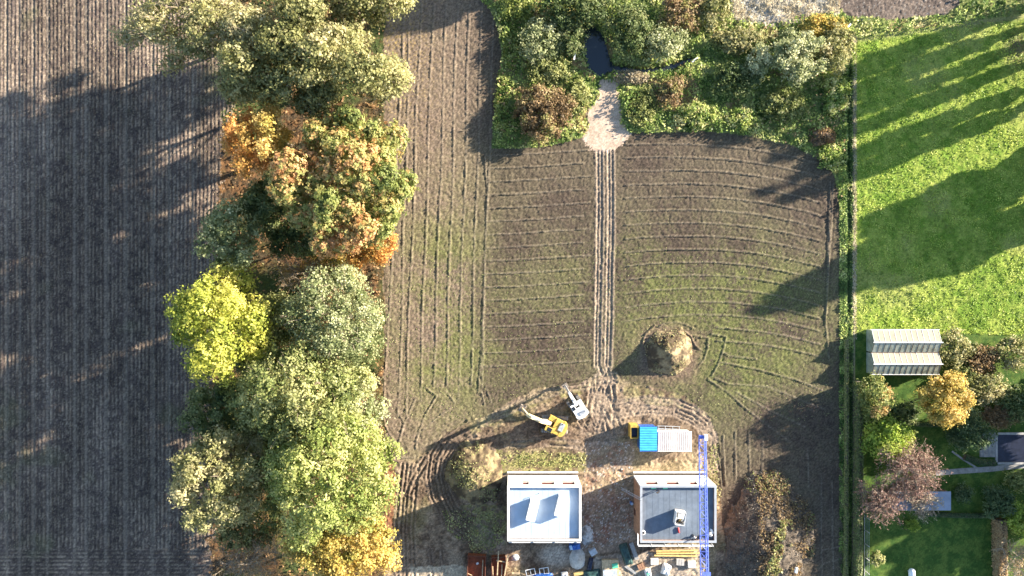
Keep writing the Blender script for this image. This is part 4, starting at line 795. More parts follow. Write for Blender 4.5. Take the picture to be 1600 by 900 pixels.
MB().box(tuple(jp(1.0, .7, .5)+Vector((0, 0, .1))), (.5, .9, .6)).build('tip_sheave', M['offwhite'], r); MB().box(tuple(jp(1.0, -.5, .3)), (.7, .5, .5)).build('tip_block', M['crane'], r)
MB().box(tuple(jp(.58, 0, -.25)), (1.2, 1.1, .35)).build('trolley', M['navytarp'], r)
mm = MB()
for sx in (-.7, .7):
    for sy in (-.7, .7): mm.tube([(sx, sy, .3), (sx, sy, JZ+.2)], .1, 6)
ma = mm.build('mast', M['crane'], r)
for i in range(16):
    z0, z1 = .5+i*1.5, .5+(i+1)*1.5
    for (p, q) in (((-.7, -.7), (.7, -.7)), ((.7, -.7), (.7, .7)), ((.7, .7), (-.7, .7)), ((-.7, .7), (-.7, -.7))): MB().tube([(p[0], p[1], z0), (q[0], q[1], z1)], .04, 4).build('brace', M['crane'], ma)
MB().tube([(0, 0, JZ), (0, 0, JZ+3.7)], [.5, .15], 6).build('head', M['crane'], r); MB().box((0, 0, .25), (4, 4, .5)).build('base', M['concrete'], r); MB().box((0, yb+1, JZ-.6), (1.4, 1.4, 1.6)).build('counterweight', M['concrete'], r)

# ------------------------------------------------------------------ excavators (local +x is forward)
def excavator(name, label, px, py, rz, trk, s, body, boomc, elbow, tip, hoodm):
    x, y, _ = W(px, py, 1.5); r = empty(name, (x, y, 0), rz); tag(r, label, 'excavator'); k = s
    def rot(v): return (v[0]*math.cos(trk)-v[1]*math.sin(trk), v[0]*math.sin(trk)+v[1]*math.cos(trk), v[2])
    for q in (-1, 1):                                      # tracks
        prof = []
        for i in range(7): a = -math.pi/2+i*math.pi/6; prof.append((1.75+.42*math.cos(a), .45+.42*math.sin(a)))
        for i in range(7): a = math.pi/2+i*math.pi/6; prof.append((-1.75+.42*math.cos(a), .45+.42*math.sin(a)))
        m = MB().side([(a*k, b*k) for a, b in prof], (q*1.08-.27)*k, (q*1.08+.27)*k); m.v = [rot(v) for v in m.v]; tr = m.build('track', M['track'], r)
        for i in range(13):
            m = MB().box(((-1.9+i*.317)*k, q*1.08*k, .885*k), (.16*k, .58*k, .05*k)); m.v = [rot(v) for v in m.v]; m.build('track_shoe', M['steel'], tr)
    m = MB().box((0, 0, .55*k), (1.9*k, 1.6*k, .4*k)); m.v = [rot(v) for v in m.v]; m.build('undercarriage', M['dark'], r)
    MB().tube([(0, 0, .75*k), (0, 0, 1.05*k)], .62*k, 14).build('turntable', M['dark'], r)
    MB().prism([(a*k, b*k) for a, b in ((1.35, -1.25), (1.35, 1.25), (-1.3, 1.25), (-1.3, -1.25))], 1.05*k, 1.3*k).build('deck', M['dark'], r)
    arcp = [(-1.0, -1.28)]+[(-1.3-.62*math.cos(a), 1.28*math.sin(a)) for a in [-1.35+i*.27 for i in range(11)]]+[(-1.0, 1.28)]
    MB().prism([(a*k, b*k) for a, b in arcp], 1.0*k, 2.15*k).build('counterweight', body, r, bevel=.06*k)
    MB().box((-.35*k, -.0*k, 1.72*k), (1.25*k, 2.4*k, .8*k)).build('engine_cover', body, r, bevel=.06*k)
    MB().box((-.95*k, -.25*k, 2.2*k), (.75*k, 1.3*k, .14*k)).build('engine_grille', hoodm, r, bevel=.03*k); MB().tube([(-.9*k, -.8*k, 2.1*k), (-.9*k, -.8*k, 2.6*k)], .07*k, 8).build('exhaust', M['dark'], r)
    MB().box((.85*k, -.82*k, 1.62*k), (1.1*k, .8*k, .62*k)).build('tool_box', body, r, bevel=.05*k)
    cab = MB().box((.72*k, .82*k, 2.02*k), (1.45*k, .86*k, 1.45*k), taper=.92).build('cab', body, r, bevel=.06*k)
    MB().box((.62*k, .82*k, 2.765*k), (.72*k, .62*k, .04*k)).build('roof_window', M['glass'], cab); MB().box((1.42*k, .82*k, 2.2*k), (.05*k, .7*k, .85*k), ry=-.08).build('windscreen', M['glass'], cab); MB().box((.72*k, 1.235*k, 2.25*k), (1.1*k, .05*k, .75*k)).build('side_window', M['glass'], cab); MB().box((.72*k, .405*k, 2.25*k), (1.1*k, .05*k, .75*k)).build('side_window', M['glass'], cab)
    ex, ez = elbow; tx, tz = tip; p0 = (.75*k, 1.55*k); md = (p0[0]+(ex-p0[0])*.5-.25*k, p0[1]+(ez-p0[1])*.62+.35*k)
    def beam(pts, ths, w_, nm, m_, par=r):
        up_, dn = [], []
        for i, p in enumerate(pts):
            a = pts[max(i-1, 0)]; b = pts[min(i+1, len(pts)-1)]; d = math.hypot(b[0]-a[0], b[1]-a[1]); nx_, nz_ = -(b[1]-a[1])/d, (b[0]-a[0])/d
            up_.append((p[0]+nx_*ths[i]/2, p[1]+nz_*ths[i]/2)); dn.append((p[0]-nx_*ths[i]/2, p[1]-nz_*ths[i]/2))
        return MB().side(up_+dn[::-1], -w_/2, w_/2).build(nm, m_, par, bevel=.03*k)
    beam([p0, md, (ex, ez)], [.5*k, .75*k, .5*k], .56*k, 'boom', boomc)
    bk = (ex-.55*k, ez+.45*k); beam([bk, (ex+.1*k, ez+.1*k), (tx, tz)], [.25*k, .5*k, .28*k], .36*k, 'stick', boomc)
    for q in (-.32, .32): MB().tube([(1.2*k, q*k, 1.35*k), (md[0], q*k, md[1]-.1)], [.09*k, .06*k], 7).build('boom_cylinder', M['steel'], r)
    MB().tube([(md[0]+.1, 0, md[1]+.42*k), (bk[0], 0, bk[1]+.12*k)], [.1*k, .06*k], 7).build('stick_cylinder', M['steel'], r); MB().tube([(ex+.25*k, 0, ez+.3*k), (tx+.3*k, 0, tz+.5*k)], [.08*k, .05*k], 7).build('bucket_cylinder', M['steel'], r)
    bu = MB().side([(tx-.05*k, tz+.15*k), (tx+.45*k, tz+.1*k), (tx+.55*k, tz-.35*k), (tx+.2*k, tz-.8*k), (tx-.45*k, tz-.85*k), (tx-.5*k, tz-.75*k), (tx+.05*k, tz-.62*k), (tx+.2*k, tz-.25*k)], -.55*k, .55*k).build('bucket', M['track'], r, bevel=.02)
    for i in range(5): MB().box((tx-.52*k, (-.46+i*.23)*k, tz-.82*k), (.2*k, .09*k, .07*k)).build('tooth', M['steel'], bu)
    return r
excavator('yellow_excavator', 'yellow tracked excavator with cream boom raised to the left', 867, 664, R(153), R(24), 1.22, M['yellow'], M['paleyellow'], (5.9, 6.0), (7.1, 2.0), M['hood'])
excavator('white_excavator', 'smaller white tracked excavator with its bucket towards the field', 904, 638, R(121), R(4), 1.02, M['offwhite'], M['offwhite'], (3.9, 4.3), (5.0, 1.3), M['coping'])

# ------------------------------------------------------------------ building materials along the bottom edge
def skip(label, px, py, w, d, rz, seed):
    r = small('skip', label, 'skip', px, py, 0, rz, 'rusty skips'); h = 1.5
    MB().box((0, 0, .2), (w-.1, d-.1, .12)).build('floor', M['rust'], r)
    for q in (-1, 1):
        sd_ = MB().box((q*(w/2-.04), 0, h/2+.1), (.08, d, h-.1)).build('side', M['rust'], r); MB().box((0, q*(d/2-.04), h/2+.1), (w-.17, .08, h-.1)).build('end', M['rust'], r)
        MB().box((q*(w/2-.02), 0, h+.1), (.16, d+.1, .1)).build('rim', M['rustdark'], r); MB().box((0, q*(d/2-.02), h+.1), (w-.13, .16, .1)).build('rim', M['rustdark'], r)
        for i in range(4): MB().box((q*(w/2+.04), -d/2+.7+i*(d-1.4)/3, .75), (.09, .12, 1.2)).build('rib', M['rustdark'], r)
    return r
skip('rusty skip with flat rubbish, left of the pair at the bottom', 745, 889, 3.5, 6.2, R(-2), 1); skip('rusty skip full of upright planks, right of the pair', 780, 890, 2.7, 6.0, R(3), 2)
def plank(label, px, py, z, L, rz, w=.2, t=.06, m='timber', pitch=0., group=None, name='plank', cat='plank'):
    x, y, _ = W(px, py, z); o = MB().box((0, 0, 0), (L, w, t), ry=pitch).build(name, M[m], None, (x, y, z), rz, bevel=.008); return tag(o, label, cat, group)
gp = 'planks in the rusty skips'
plank('pale plank standing along the right side of the left skip', 754, 888, 1.0, 3.2, R(88), .18, .08, pitch=.15, group=gp); plank('short plank across the left skip', 733, 897, .8, 1.6, R(-25), .14, group=gp); plank('long pale plank sticking out over the top of the right skip', 778, 880, 1.7, 4.6, R(87), .2, .1, pitch=.08, group=gp)
plank('pale plank lying on the right rim of the right skip', 791, 885, 1.78, 4.4, R(80), .24, .1, group=gp); plank('short plank crossing the right skip near its top end', 782, 877, 1.5, 1.7, R(-10), .18, group=gp); plank('plank at the lower left of the right skip', 770, 895, 1.4, 2.4, R(92), .22, pitch=.2, group=gp); plank('thin plank in the middle of the right skip', 784, 893, 1.5, 2.6, R(88), .16, pitch=.2, group=gp)
tag(MB().box((0, 0, .1), (.5, .4, .2), .4).build('plaster_bag', M['bag'], None, (*W(746, 880, .35)[:2], .35), bevel=.05), 'torn white bag lying in the left skip', 'bag')
r = small('trestle', 'pale wooden trestle right of the rusty skips', 'trestle', 806, 893, 0, R(-2)); MB().box((0, 0, .82), (1.6, .38, .08)).build('top', M['timber'], r)
for q in (-.65, .65):
    for p in (-.28, .28): MB().tube([(q, p*.4, .78), (q, p, 0)], .035, 4).build('leg', M['timber'], r)
for lab, px, py, rz in (('white empty window frame, left of the leaning pair', 829, 893, 12), ('white empty window frame, right of the leaning pair', 850, 891, 9)):
    r = small('window_frame', lab, 'window frame', px, py, .06, R(rz), 'empty window frames'); b = MB(); wv, dv_ = 1.75, 1.35
    for q in (-1, 1): MB().box((0, q*dv_/2, .35+q*.25), (wv, .11, .09)).build('rail', M['frame'], r); MB().box((q*(wv/2+.0), 0, .35), (.11, dv_*1.06, .09), rx=.36).build('stile', M['frame'], r)
    MB().box((0, 0, .3), (.07, dv_, .05), rx=.36).build('mullion', M['frame'], r)
def lump(name, label, cat, px, py, dims, rz, m, seed, z=0., lid=None):
    rg = np.random.default_rng(seed); n = 12; a = np.linspace(-1, 1, n); U, V_ = np.meshgrid(a, a); r_ = np.maximum(np.abs(U), np.abs(V_)); hgt = dims[2]*(1-sstep(.72, 1., r_))*(1+(fbm(U+5, V_+5, 2.2, seed, 3)-.5)*.8); x = U*dims[0]/2*(1+(fbm(U, V_, 1.5, seed+2, 2)-.5)*.2); y = V_*dims[1]/2
    ii = np.arange(n*n).reshape(n, n); q = np.stack([ii[:-1, :-1], ii[:-1, 1:], ii[1:, 1:], ii[1:, :-1]], -1).reshape(-1, 4)
    x0, y0, _ = W(px, py, z); root = empty(name, (x0, y0, z), rz); tag(root, label, cat)
    link('cover', np_mesh('cover', np.stack([x, y, hgt], -1).reshape(-1, 3), q, M[m], None, True), root)
    if lid: MB().box((lid[0], lid[1], dims[2]*.95), lid[2:5], .2).build('pack', M[lid[5]], root, bevel=.04)
    return root
lump('blue_tarpaulin', 'blue tarpaulin over sacks at the corner of the white roofed house', 'tarpaulin', 898, 853, (2.2, 1.3, .8), R(5), 'bluetarp', 401, lid=(-.8, 0, .5, .9, .2, 'lightblue'))
lump('blue_sheeting', 'blue plastic sheeting below the empty window frames', 'tarpaulin', 848, 900, (4.0, 1.1, .5), R(4), 'bluetarp', 402); lump('white_bulk_bag', 'white bulk bag right of the blue sheeting', 'bag', 882, 898, (1.3, 1.3, 1.0), R(10), 'bag', 403)
r = small('insulation_pack', 'grey wrapped pack standing askew between sand pile and green tarpaulin', 'pack', 926, 860, 0, R(32)); MB().box((0, 0, .06), (1.3, 1.1, .12)).build('pallet', M['timber'], r); MB().box((0, 0, .6), (1.35, 1.15, .95)).build('pack', M['greywrap'], r, bevel=.06)
lump('black_sheeting', 'crumpled dark sheeting below the grey wrapped pack', 'sheeting', 922, 881, (.9, 2.6, .6), R(-12), 'navytarp', 404); lump('green_tarpaulin', 'long dark green tarpaulin below the grey roofed house', 'tarpaulin', 978, 866, (1.7, 4.4, .9), R(18), 'greentarp', 405)
r = small('board_pile', 'stack of grey boards beside the long green tarpaulin', 'boards', 990, 860, 0, R(20))
for i in range(5): MB().box((.02*(i % 2), .05*(i % 3), .08+i*.13), (.8, 3.4, .11)).build('board', M['greytimber'], r)
for i, (lab, py, L, pxc) in enumerate((('topmost of the three long yellow formwork beams', 860.5, 8.2, 1058), ('middle one of the three long yellow formwork beams', 864.5, 8.6, 1060), ('lowest of the three long yellow formwork beams', 868.5, 8.4, 1056))): plank(lab, pxc, py, .42, L, R(1-i*1.0), .26, .2, 'formwork', group='long yellow formwork beams', name='formwork_beam', cat='beam')
for lab, px in (('squared timber bearer under the left ends of the yellow beams', 1036), ('squared timber bearer under the right ends of the yellow beams', 1080)): plank(lab, px, 864.5, .16, 1.6, R(90), .2, .3, 'greytimber', group='bearers under the beams', name='bearer', cat='bearer')
def blocks(label, px, py, nx_, ny_, nz_, m, rz, size=(.5, .3, .22), name='block_pallet'):
    r = small(name, label, 'pallet', px, py, 0, rz); MB().box((0, 0, .07), (nx_*size[0]*1.02, ny_*size[1]*1.02, .14)).build('pallet', M['timber'], r)
    me = MB().box((0, 0, 0), (size[0]-.02, size[1]-.02, size[2]-.01)).mesh('block', M[m])
    for i in range(nx_):
        for j in range(ny_): link('block', me, r, ((i-(nx_-1)/2)*size[0], (j-(ny_-1)/2)*size[1], .14+size[2]*nz_-size[2]/2+.02*((i*7+j*3) % 3)))
    MB().box((0, 0, .14+size[2]*(nz_-1)/2), (nx_*size[0]-.02, ny_*size[1]-.02, size[2]*(nz_-1)-.02)).build('lower_blocks', M[m], r)
    return r
blocks('pallet of pale concrete blocks left of the crane jib', 1080, 880, 3, 4, 3, 'paleconc', R(2)); blocks('pallet of grey concrete blocks right of the brick pallet', 1062, 877, 3, 4, 2, 'concrete', R(-3)); blocks('pallet of orange bricks below the long green tarpaulin', 1001, 884, 3, 4, 2, 'terracotta', R(25), (.42, .3, .2), 'brick_pallet'); blocks('pallet of cream blocks under the left ends of the beams', 1022, 876, 3, 4, 2, 'paleconc', R(1))
lump('white_bag_large', 'large white bulk bag below the yellow beams', 'bag', 1040, 889, (1.7, 2.2, 1.1), R(-20), 'bag', 406); lump('white_bag_small', 'white bulk bag left of the large one', 'bag', 1012, 894, (1.3, 1.5, .9), R(10), 'bag', 407, lid=(0, -.1, .7, .7, .2, 'green'))
r = small('plywood_stack', 'stack of pale plywood with white foil at the bottom edge', 'plywood', 953, 886, 0, R(1))
for i in range(5): MB().box((.04*(i % 2), 0, .1+i*.14), (3.2, 3.3, .12)).build('sheet', M['timber'], r)
MB().box((-.1, -.95, .79), (2.7, 1.5, .06)).build('foil', M['greywrap'], r)
tag(MB().box((0, 0, 0), (1.1, .9, .12), .15, 0, .02).build('insulation_sheet', M['green'], None, (*W(961, 884, .85)[:2], .85)), 'mint green panel lying on the plywood stack', 'panel')
plank('ochre crate board right of the white bulk bag', 904, 896, .15, 1.9, R(12), .7, .22, 'formwork', name='crate_board', cat='board')
plank('grey plank slanting below the green tarpaulin', 985, 890, .2, 2.6, R(-35), .5, .1, 'greytimber', name='grey_plank')
lump('dark_tarpaulin', 'dark tarpaulin left of the plywood stack', 'tarpaulin', 925, 897, (3.4, 1.8, .5), R(8), 'greentarp', 408)
for lab, px, py, z, L, rz in (('white board caught in the weeds left of the pond', 898, 88, 1.6, 1.4, 80), ('white board on the bank at the end of the stream', 1086, 93, .9, 1.5, 40), ('white scrap board in the weeds at the meadow corner', 1327, 40, .5, 1.0, 50)): plank(lab, px, py, z, L, R(rz), .3, .04, 'offwhite', group='white boards in the scrub', name='white_board', cat='board')
tag(MB().box((0, 0, .3), (.5, 1.1, .5), -.2).build('white_sack', M['bag'], None, (*W(1243, 890, 2.2)[:2], 2.2), bevel=.12), 'white sack on the overgrown brown heap', 'sack')
# loose bricks and rubble
rg = np.random.default_rng(77); mb = MB(); mr = MB()
for i in range(150):
    px, py = rg.uniform(918, 984), rg.uniform(690, 850)
    if fbm(np.array([px/8]), np.array([py/8]), .5, 5, 2)[0] < .48: continue
    x, y, _ = W(px, py); (mr if i % 3 else mb).box((x, y, gz(x, y)+.05), (rg.uniform(.12, .32), rg.uniform(.1, .2), .12), rg.uniform(0, 3), rg.uniform(-.3, .3))
tag(mr.build('brick_rubble', M['brick']), 'broken red bricks strewn between the two houses', 'rubble', kind='stuff'); tag(mb.build('stone_rubble', M['paleconc']), 'pale broken stones strewn between the two houses', 'rubble', kind='stuff')

# ------------------------------------------------------------------ greenhouse
gx0, gx1 = W(1362, 0, 2.2)[0], W(1466, 0, 2.2)[0]; ys5 = [W(0, v, z)[1] for v, z in ((515, 2.2), (535, 3.3), (551, 2.2), (569, 3.3), (585, 2.2))]; zs5 = [2.2, 3.3, 2.2, 3.3, 2.2]
r = empty('greenhouse', ((gx0+gx1)/2, (ys5[0]+ys5[4])/2, 0)); tag(r, 'twin gabled greenhouse with cream and greenish panes', 'greenhouse'); cx, cy = r.location.x, r.location.y
npn = 12; pw_ = (gx1-gx0)/npn
for si in range(4):
    ya, yb_ = ys5[si]-cy, ys5[si+1]-cy; za, zb = zs5[si], zs5[si+1]; L = math.hypot(yb_-ya, zb-za); an = math.atan2(zb-za, yb_-ya)
    me = MB().box((0, 0, 0), (pw_-.09, L-.14, .03)).mesh('pane', M['pane'] if si % 2 == 0 else M['paneg'])  # sun-facing slopes cream, far slopes greenish: light painted into the panes
    bar = MB().box((0, 0, 0), (.07, L-.1, .07)).mesh('glazing_bar', M['bar'])
    if si % 2: bar.materials[0] = M['darkwall']  # bars darkened as well on the slopes turned from the sun
    for i in range(npn):
        o = link('pane', me, r, (gx0-cx+(i+.5)*pw_, (ya+yb_)/2, (za+zb)/2)); o.rotation_euler = (math.atan2(zb-za, yb_-ya)+rg.normal(0, .006), rg.normal(0, .008), 0)
    for i in range(npn+1):
        o = link('glazing_bar', bar, r, (gx0-cx+i*pw_, (ya+yb_)/2, (za+zb)/2+.02)); o.rotation_euler = (math.atan2(zb-za, yb_-ya), 0, 0)
for k in (0, 2, 4): MB().box((0, ys5[k]-cy, zs5[k]), (gx1-gx0+.5, .16, .12)).build('gutter', M['bar'] if k != 2 else M['darkwall'], r)
for k in (1, 3): MB().box((0, ys5[k]-cy, zs5[k]+.06), (gx1-gx0+.5, .17, .1)).build('ridge_cap', M['frame'], r)
for q, yy in ((1, ys5[0]-cy-.1), (-1, ys5[4]-cy+.1)): MB().box((0, yy, 1.08), (gx1-gx0-.1, .05, 2.1)).build('side_wall', M['paneg'], r)
for q in (-1, 1):
    for a, b, c in ((0, 1, 2), (2, 3, 4)):
        m = MB(); pr = [(ys5[a]-cy-.1, 0), (ys5[a]-cy-.1, 2.15), (ys5[b]-cy, 3.2), (ys5[c]-cy+.1, 2.15), (ys5[c]-cy+.1, 0)]; xq = q*((gx1-gx0)/2-.08)
        m.add([(xq-.02, y_, z_) for y_, z_ in pr]+[(xq+.02, y_, z_) for y_, z_ in pr], [(0, 1, 2, 3, 4), (9, 8, 7, 6, 5)]+[(i, (i+1) % 5, (i+1) % 5+5, i+5) for i in range(5)]); m.build('gable', M['paneg'], r)

# ------------------------------------------------------------------ gardens on the right
x0, y0, _ = W(1558, 679); x1, y1, _ = W(1640, 722)
r = empty('swimming_pool', ((x0+x1)/2, (y0+y1)/2, 0)); tag(r, 'pool under a dark navy cover with pale coping at the right edge', 'pool'); w, d = x1-x0, y0-y1
MB().box((0, 0, .06), (w-.1, d-.1, .12)).build('cover', M['pool'], r)
for i in range(12):
    MB().box((-w/2+(i+.5)*w/12, d/2+.22, .1), (w/12-.03, .42, .2)).build('coping_slab', M['coppal'], r); MB().box((-w/2+(i+.5)*w/12, -d/2-.22, .1), (w/12-.03, .42, .2)).build('coping_slab', M['coppal'], r)
for i in range(6): MB().box((-w/2-.22, -d/2+(i+.5)*d/6, .1), (.42, d/6-.03, .2)).build('coping_slab', M['coppal'], r)
r = small('terrace', 'small grey paved terrace left of the pool', 'terrace', 1543, 695, 0)
me = MB().box((0, 0, .05), (.76, .76, .1)).mesh('slab', M['paving'])
for i in range(4):
    for j in range(6): link('slab', me, r, (-1.2+i*.8, -2.0+j*.8, .01*((i+j) % 2)))
r = small('garden_bench', 'pale garden bench on the paved terrace by the pool', 'bench', 1536, 693, .1, R(90))
for i in range(3): MB().box((0, -.16+i*.17, .45), (1.5, .14, .05)).build('slat', M['coppal'], r)
for q in (-.6, .6): MB().box((q, 0, .21), (.1, .45, .42)).build('leg', M['coppal'], r)
for q in (.55, .72): MB().box((0, .29, q), (1.5, .05, .13)).build('back_slat', M['coppal'], r)
def path(name, pts, w, z=.07, m='paving'):
    P = [Vector(W(*p)[:2]) for p in pts]; Lf, Rt = [], []
    for i, p in enumerate(P):
        d = (P[min(i+1, len(P)-1)]-P[max(i-1, 0)]).normalized(); nn = Vector((-d.y, d.x))*w/2; Lf.append(p+nn); Rt.append(p-nn)
    n = len(P); b = MB(); b.add([(*v, z) for v in Lf]+[(*v, z) for v in Rt]+[(*v, z-.2) for v in Lf]+[(*v, z-.2) for v in Rt], [(i+1, i, n+i, n+i+1) for i in range(n-1)]+[(i, i+1, 2*n+i+1, 2*n+i) for i in range(n-1)]+[(n+i+1, n+i, 3*n+i, 3*n+i+1) for i in range(n-1)])
    return tag(b.build(name, M[m]), kind='structure')
path('garden_path', [(1462, 739), (1500, 736), (1545, 733), (1600, 727), (1660, 722)], 1.05); path('garden_path_edging', [(1487, 705), (1505, 718), (1526, 731)], .35, .1)
ax, ay, _ = W(1393, 768, 2.4); bx_, by, _ = W(1486, 797, 2.4); w, d = bx_-ax, ay-by; r = empty('garden_shed', ((ax+bx_)/2, (ay+by)/2, 0)); tag(r, 'long garden shed with blue grey roof half hidden by bare branches', 'shed')
for q in (-1, 1): MB().box((0, q*(d/2-.2), 1.15), (w-.3, .08, 2.3)).build('wall', M['wood'], r); MB().box((q*(w/2-.2), 0, 1.15), (.08, d-.5, 2.3)).build('wall', M['wood'], r)
for i in range(9): MB().box((-w/2+(i+.5)*w/9, 0, 2.36+.012*(i % 2)), (w/9-.015, d, .06)).build('roof_sheet', M['shed'], r)
MB().box((0, -d/2-.05, 2.3), (w, .09, .1)).build('gutter', M['coping'], r); MB().box((1.5, -d/2+.15, 1.0), (.9, .05, 1.95)).build('door', M['greytimber'], r)
# fence with posts along the lawn
xa, ya, _ = W(1350, 806); r = empty('wire_fence', (xa, ya, 0)); tag(r, 'wire fence with pale posts on the left side of the lower lawn', 'fence')
for i in range(7): MB().box((0, -i*2.65, 1.0), (.11, .11, 2.05)).build('post', M['post'], r)
for zz in (.15, .7, 1.25, 1.8): MB().tube([(.09, .5, zz), (.09, -16.4, zz)], .018, 4).build('wire', M['greywrap'], r)
MB().box((.0, -8, .12), (.05, 16.5, .28)).build('base_board', M['post'], r)
r = small('gas_tank', 'white round ended gas tank on the lawn at the bottom edge', 'tank', 1421, 899, .0, R(90)); pr = [(-1.7, .05), (-1.62, .35), (-1.4, .55), (-1.1, .62), (1.1, .62), (1.4, .55), (1.62, .35), (1.7, .05)]
MB().tube([(a, 0, .85) for a, _ in pr], [b for _, b in pr], 16).build('vessel', M['tank'], r, smooth=True)
for q in (-.9, .9): MB().box((q, 0, .2), (.2, .8, .4)).build('foot', M['concrete'], r)
MB().tube([(0, 0, 1.4), (0, 0, 1.62)], .2, 10).build('dome_lid', M['greywrap'], r)
def hedge(name, label, pts, wpx, h, pal, seed, n, tint=.5, size=.24):
    global LEAVES
    rg = np.random.default_rng(seed); P = [Vector(W(*p, h*.6)[:2]) for p in pts]; seg = [(a, b, (b-a).length) for a, b in zip(P[:-1], P[1:])]; tot = sum(s_[2] for s_ in seg); root = empty(name, (*P[0], 0)); tag(root, label, 'hedge'); pos = []; nor = []; w = wpx/8; core = MB()
    for a, b, L in seg:
        k = int(n*L/tot); t = rg.random(k); d = (b-a)/L; nn = Vector((-d.y, d.x)); th = rg.uniform(0, math.pi, k); rr_ = 1-np.abs(rg.normal(0, .1, k)); cs, sn = np.cos(th), np.sin(th); pw2 = .55
        u = np.sign(cs)*np.abs(cs)**pw2*rr_; v = np.abs(sn)**pw2*rr_; base = np.array([[a.x, a.y]])+t[:, None]*np.array([[(b-a).x, (b-a).y]])
        pos.append(np.column_stack([base[:, 0]+nn.x*u*w/2, base[:, 1]+nn.y*u*w/2, v*h*(.92+.16*fbm(base[:, 0], base[:, 1], .8, seed, 2))])); nor.append(np.column_stack([nn.x*cs, nn.y*cs, sn])+unit(rg, k)*.6)
        mid = (a+b)/2-P[0]; core.box((mid.x, mid.y, h*.42), (L, w*.7, h*.8), math.atan2(d.y, d.x))
    pos = np.vstack(pos)-np.array([P[0].x, P[0].y, 0]); nor = np.vstack(nor); kk = len(pos); LEAVES += kk
    link('foliage', cards(pos, nor, size*(.7+.6*rg.random(kk)), palette(PAL[pal], tint+rg.normal(0, .2, kk)), rg, LEAF, 'foliage'), root); core.build('stems', BARK, root)
    return root
hedge('boundary_hedge', 'dark hedge between the ditch and the gardens', [(1342, 596), (1342, 700), (1341, 800), (1340, 910)], 12, 2.6, 'darkgreen', 501, 7000, .5); hedge('bank_hedge', 'narrow green hedge strip on the field side of the garden ditch', [(1323, 530), (1323, 700), (1322, 910)], 7, .9, 'green', 502, 4600, .55)
hedge('beech_hedge', 'brown beech hedge at the right side of the lower lawn', [(1563, 812), (1564, 850), (1565, 910)], 18, 2.2, 'beech', 503, 4200, .5); hedge('low_hedge', 'low dark hedge above the lower lawn', [(1440, 803), (1500, 806), (1556, 806)], 7, 1.0, 'conifer', 504, 2200, .6); hedge('garden_hedge', 'dark hedge along the top of the shaded lawn', [(1416, 661), (1450, 664), (1478, 663)], 7, 1.2, 'darkgreen', 505, 1400, .3); hedge('pool_hedge', 'low hedge below the pool along the garden path', [(1508, 714), (1530, 722), (1555, 724)], 10, .9, 'conifer', 506, 1400, .6)
gg = 'garden trees on the right'
T('yellow_garden_tree', 'golden yellow tree below the greenhouse', 1476, 623, 42, 42, 8.5, 'gold', 601, 6500, .3, tint=.62, group=gg, clump=.3, nlobes=26, lobeR=.27, base=.2); T('mixed_bush_tree', 'dark green bush with orange tip at the lower left of the greenhouse', 1364, 622, 27, 34, 6.5, 'maple', 602, 3000, .3, tint=.25, group=gg, base=.1, tintfn=lambda x, y, z: .5*(x > .3)*(y > .2))
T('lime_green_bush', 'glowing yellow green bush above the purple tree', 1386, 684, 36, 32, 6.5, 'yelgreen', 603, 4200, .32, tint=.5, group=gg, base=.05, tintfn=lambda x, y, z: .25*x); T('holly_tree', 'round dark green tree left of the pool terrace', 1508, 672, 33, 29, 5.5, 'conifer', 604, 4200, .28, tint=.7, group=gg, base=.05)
bare_tree('purple_tree', 'bare purple tinged tree above the garden shed', 1420, 735, 54, 48, 8, 605, 2200, 'redbrown', 6500, group=gg); bare_tree('brown_bare_tree', 'bare brown tree at the left end of the garden shed', 1375, 780, 40, 40, 7.2, 606, 1700, 'redbrown', 4000, group=gg); bare_tree('twiggy_tree', 'pale bare tree spreading over the shed roof', 1440, 783, 34, 24, 6, 607, 1500, 'straw', 500, group=gg)
T('dark_laurel', 'dark laurel bush right of the low hedge', 1560, 783, 26, 22, 3.2, 'conifer', 608, 2600, .3, tint=.75, group=gg, base=.05); T('yellow_laurel', 'yellow green bush at the right edge below the laurel', 1592, 806, 22, 28, 3, 'yelgreen', 609, 2400, .32, tint=.45, group=gg, base=.05); T('round_shrub', 'small round green shrub below the shed', 1425, 820, 12, 10, 1.4, 'yelgreen', 610, 900, .2, tint=.3, group=gg, base=.0, cat='shrub', clump=.12)
T('clipped_ball', 'pale clipped ball shrub beside the wire fence', 1369, 872, 11, 12, 1.5, 'paleyel', 611, 1000, .2, tint=.6, group=gg, base=.0, cat='shrub', clump=.12); bare_tree('beige_bare_tree', 'pale bare tree in the bottom right corner', 1588, 872, 36, 38, 6.5, 612, 1500, 'beech', 700, group=gg); T('corner_garden_bush', 'green bush at the right edge above the laurel', 1592, 750, 17, 14, 2.6, 'green', 613, 1300, .28, tint=.5, group=gg, base=.0)
T('shed_shrub', 'small dark leafy shrub right of the shed', 1502, 770, 14, 14, 2, 'conifer', 614, 1000, .26, tint=.8, group=gg, base=0., cat='shrub'); T('dark_corner_bush', 'dark green bush between the orange tipped bush and the golden tree', 1415, 645, 24, 16, 2.6, 'darkgreen', 615, 1700, .28, tint=.4, group=gg, base=0.)
gt = 'tangled shrubs right of the greenhouse'
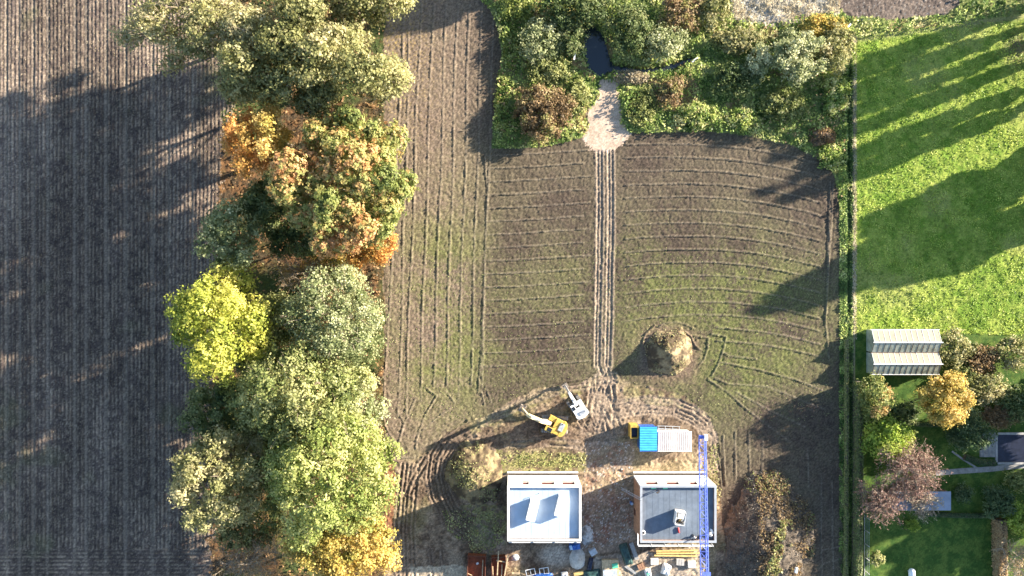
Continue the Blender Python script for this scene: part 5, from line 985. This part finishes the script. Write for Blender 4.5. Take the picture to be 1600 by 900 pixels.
for i, (lab, px, py, rx, ry, h, pal, tn) in enumerate((('grey green bramble touching the right end of the greenhouse', 1490, 545, 26, 26, 2.6, 'olive', .6), ('olive bramble mound at the right edge below the meadow', 1582, 548, 28, 28, 3, 'olive', .55), ('brown bramble in the middle of the tangled shrubs', 1535, 560, 26, 22, 2, 'brown', .45), ('pale olive shrub right of the golden tree', 1540, 605, 30, 26, 2.6, 'olive', .6), ('dark shrub at the right edge above the pool', 1585, 630, 24, 26, 2.8, 'darkgreen', .5), ('low green shrub below the greenhouse corner', 1500, 588, 22, 16, 1.8, 'green', .4), ('dull brown thicket above the pool', 1560, 650, 26, 16, 2, 'brown', .4))):
    shrub('bramble_shrub', lab, px, py, rx, ry, h, pal, 640+i, 2200, group=gt, tint=tn, clump=.35)
# trees that stand beyond the frame and throw the long shadows seen on the meadow and the headland
go = 'trees beyond the right edge'
def far_tree(name, label, gpx, gpy, rx, ry, h, pal, seed, n, **k):
    zc = h*(.5+k.get('base', .15)*.5); f = 1/(1-zc/CAM_H); return tree(name, label, 800+(gpx-800)*f, 450+(gpy-450)*f, rx*f, ry*f, h, pal, seed, n, **k)
words = ('first', 'second', 'third', 'fourth', 'fifth', 'sixth')
for i, (gpy, rx, h) in enumerate(((-14, 6.5, 16), (19, 6, 16.5), (48, 4.5, 16), (76, 3, 15), (117, 5, 14.5), (145, 6.5, 15))):
    far_tree('poplar_tree', 'tall narrow poplar beyond the right edge, throwing the %s shadow stripe from the top' % words[i], 1650, gpy+5, rx, rx, h, 'gold', 700+i, 2400, base=.05, nlobes=14, lobeR=.75, size=1.0, low=1.95, group=go)
for i, (lab, gpx, gpy, rx, ry, h) in enumerate((('broad tree beyond the right edge, throwing the upper part of the wide meadow shadow', 1690, 236, 40, 30, 13), ('tallest tree beyond the right edge, its shadow crossing ditch and ploughed field', 1690, 285, 40, 32, 20.5), ('tree beyond the right edge, throwing the lower part of the wide meadow shadow', 1690, 318, 36, 24, 12), ('tree beyond the right edge beside the pool', 1700, 600, 44, 40, 13), ('tree beyond the right edge below the pool', 1700, 690, 44, 34, 17.5), ('tree beyond the right edge beside the laurels', 1700, 765, 44, 36, 11.5))):
    far_tree('tall_tree', lab, gpx, gpy, rx, ry, h, 'green', 720+i, 5500, base=.02, size=1.1, low=1.8, group=go)
far_tree('top_edge_tree', 'tree beyond the top edge, shading the top of the ploughed headland', 868, -58, 34, 30, 11, 'green', 740, 3500, base=.1, size=.5)
print('leaves', LEAVES, 'tris', sum(len(m.polygons)*2 for m in bpy.data.meshes))
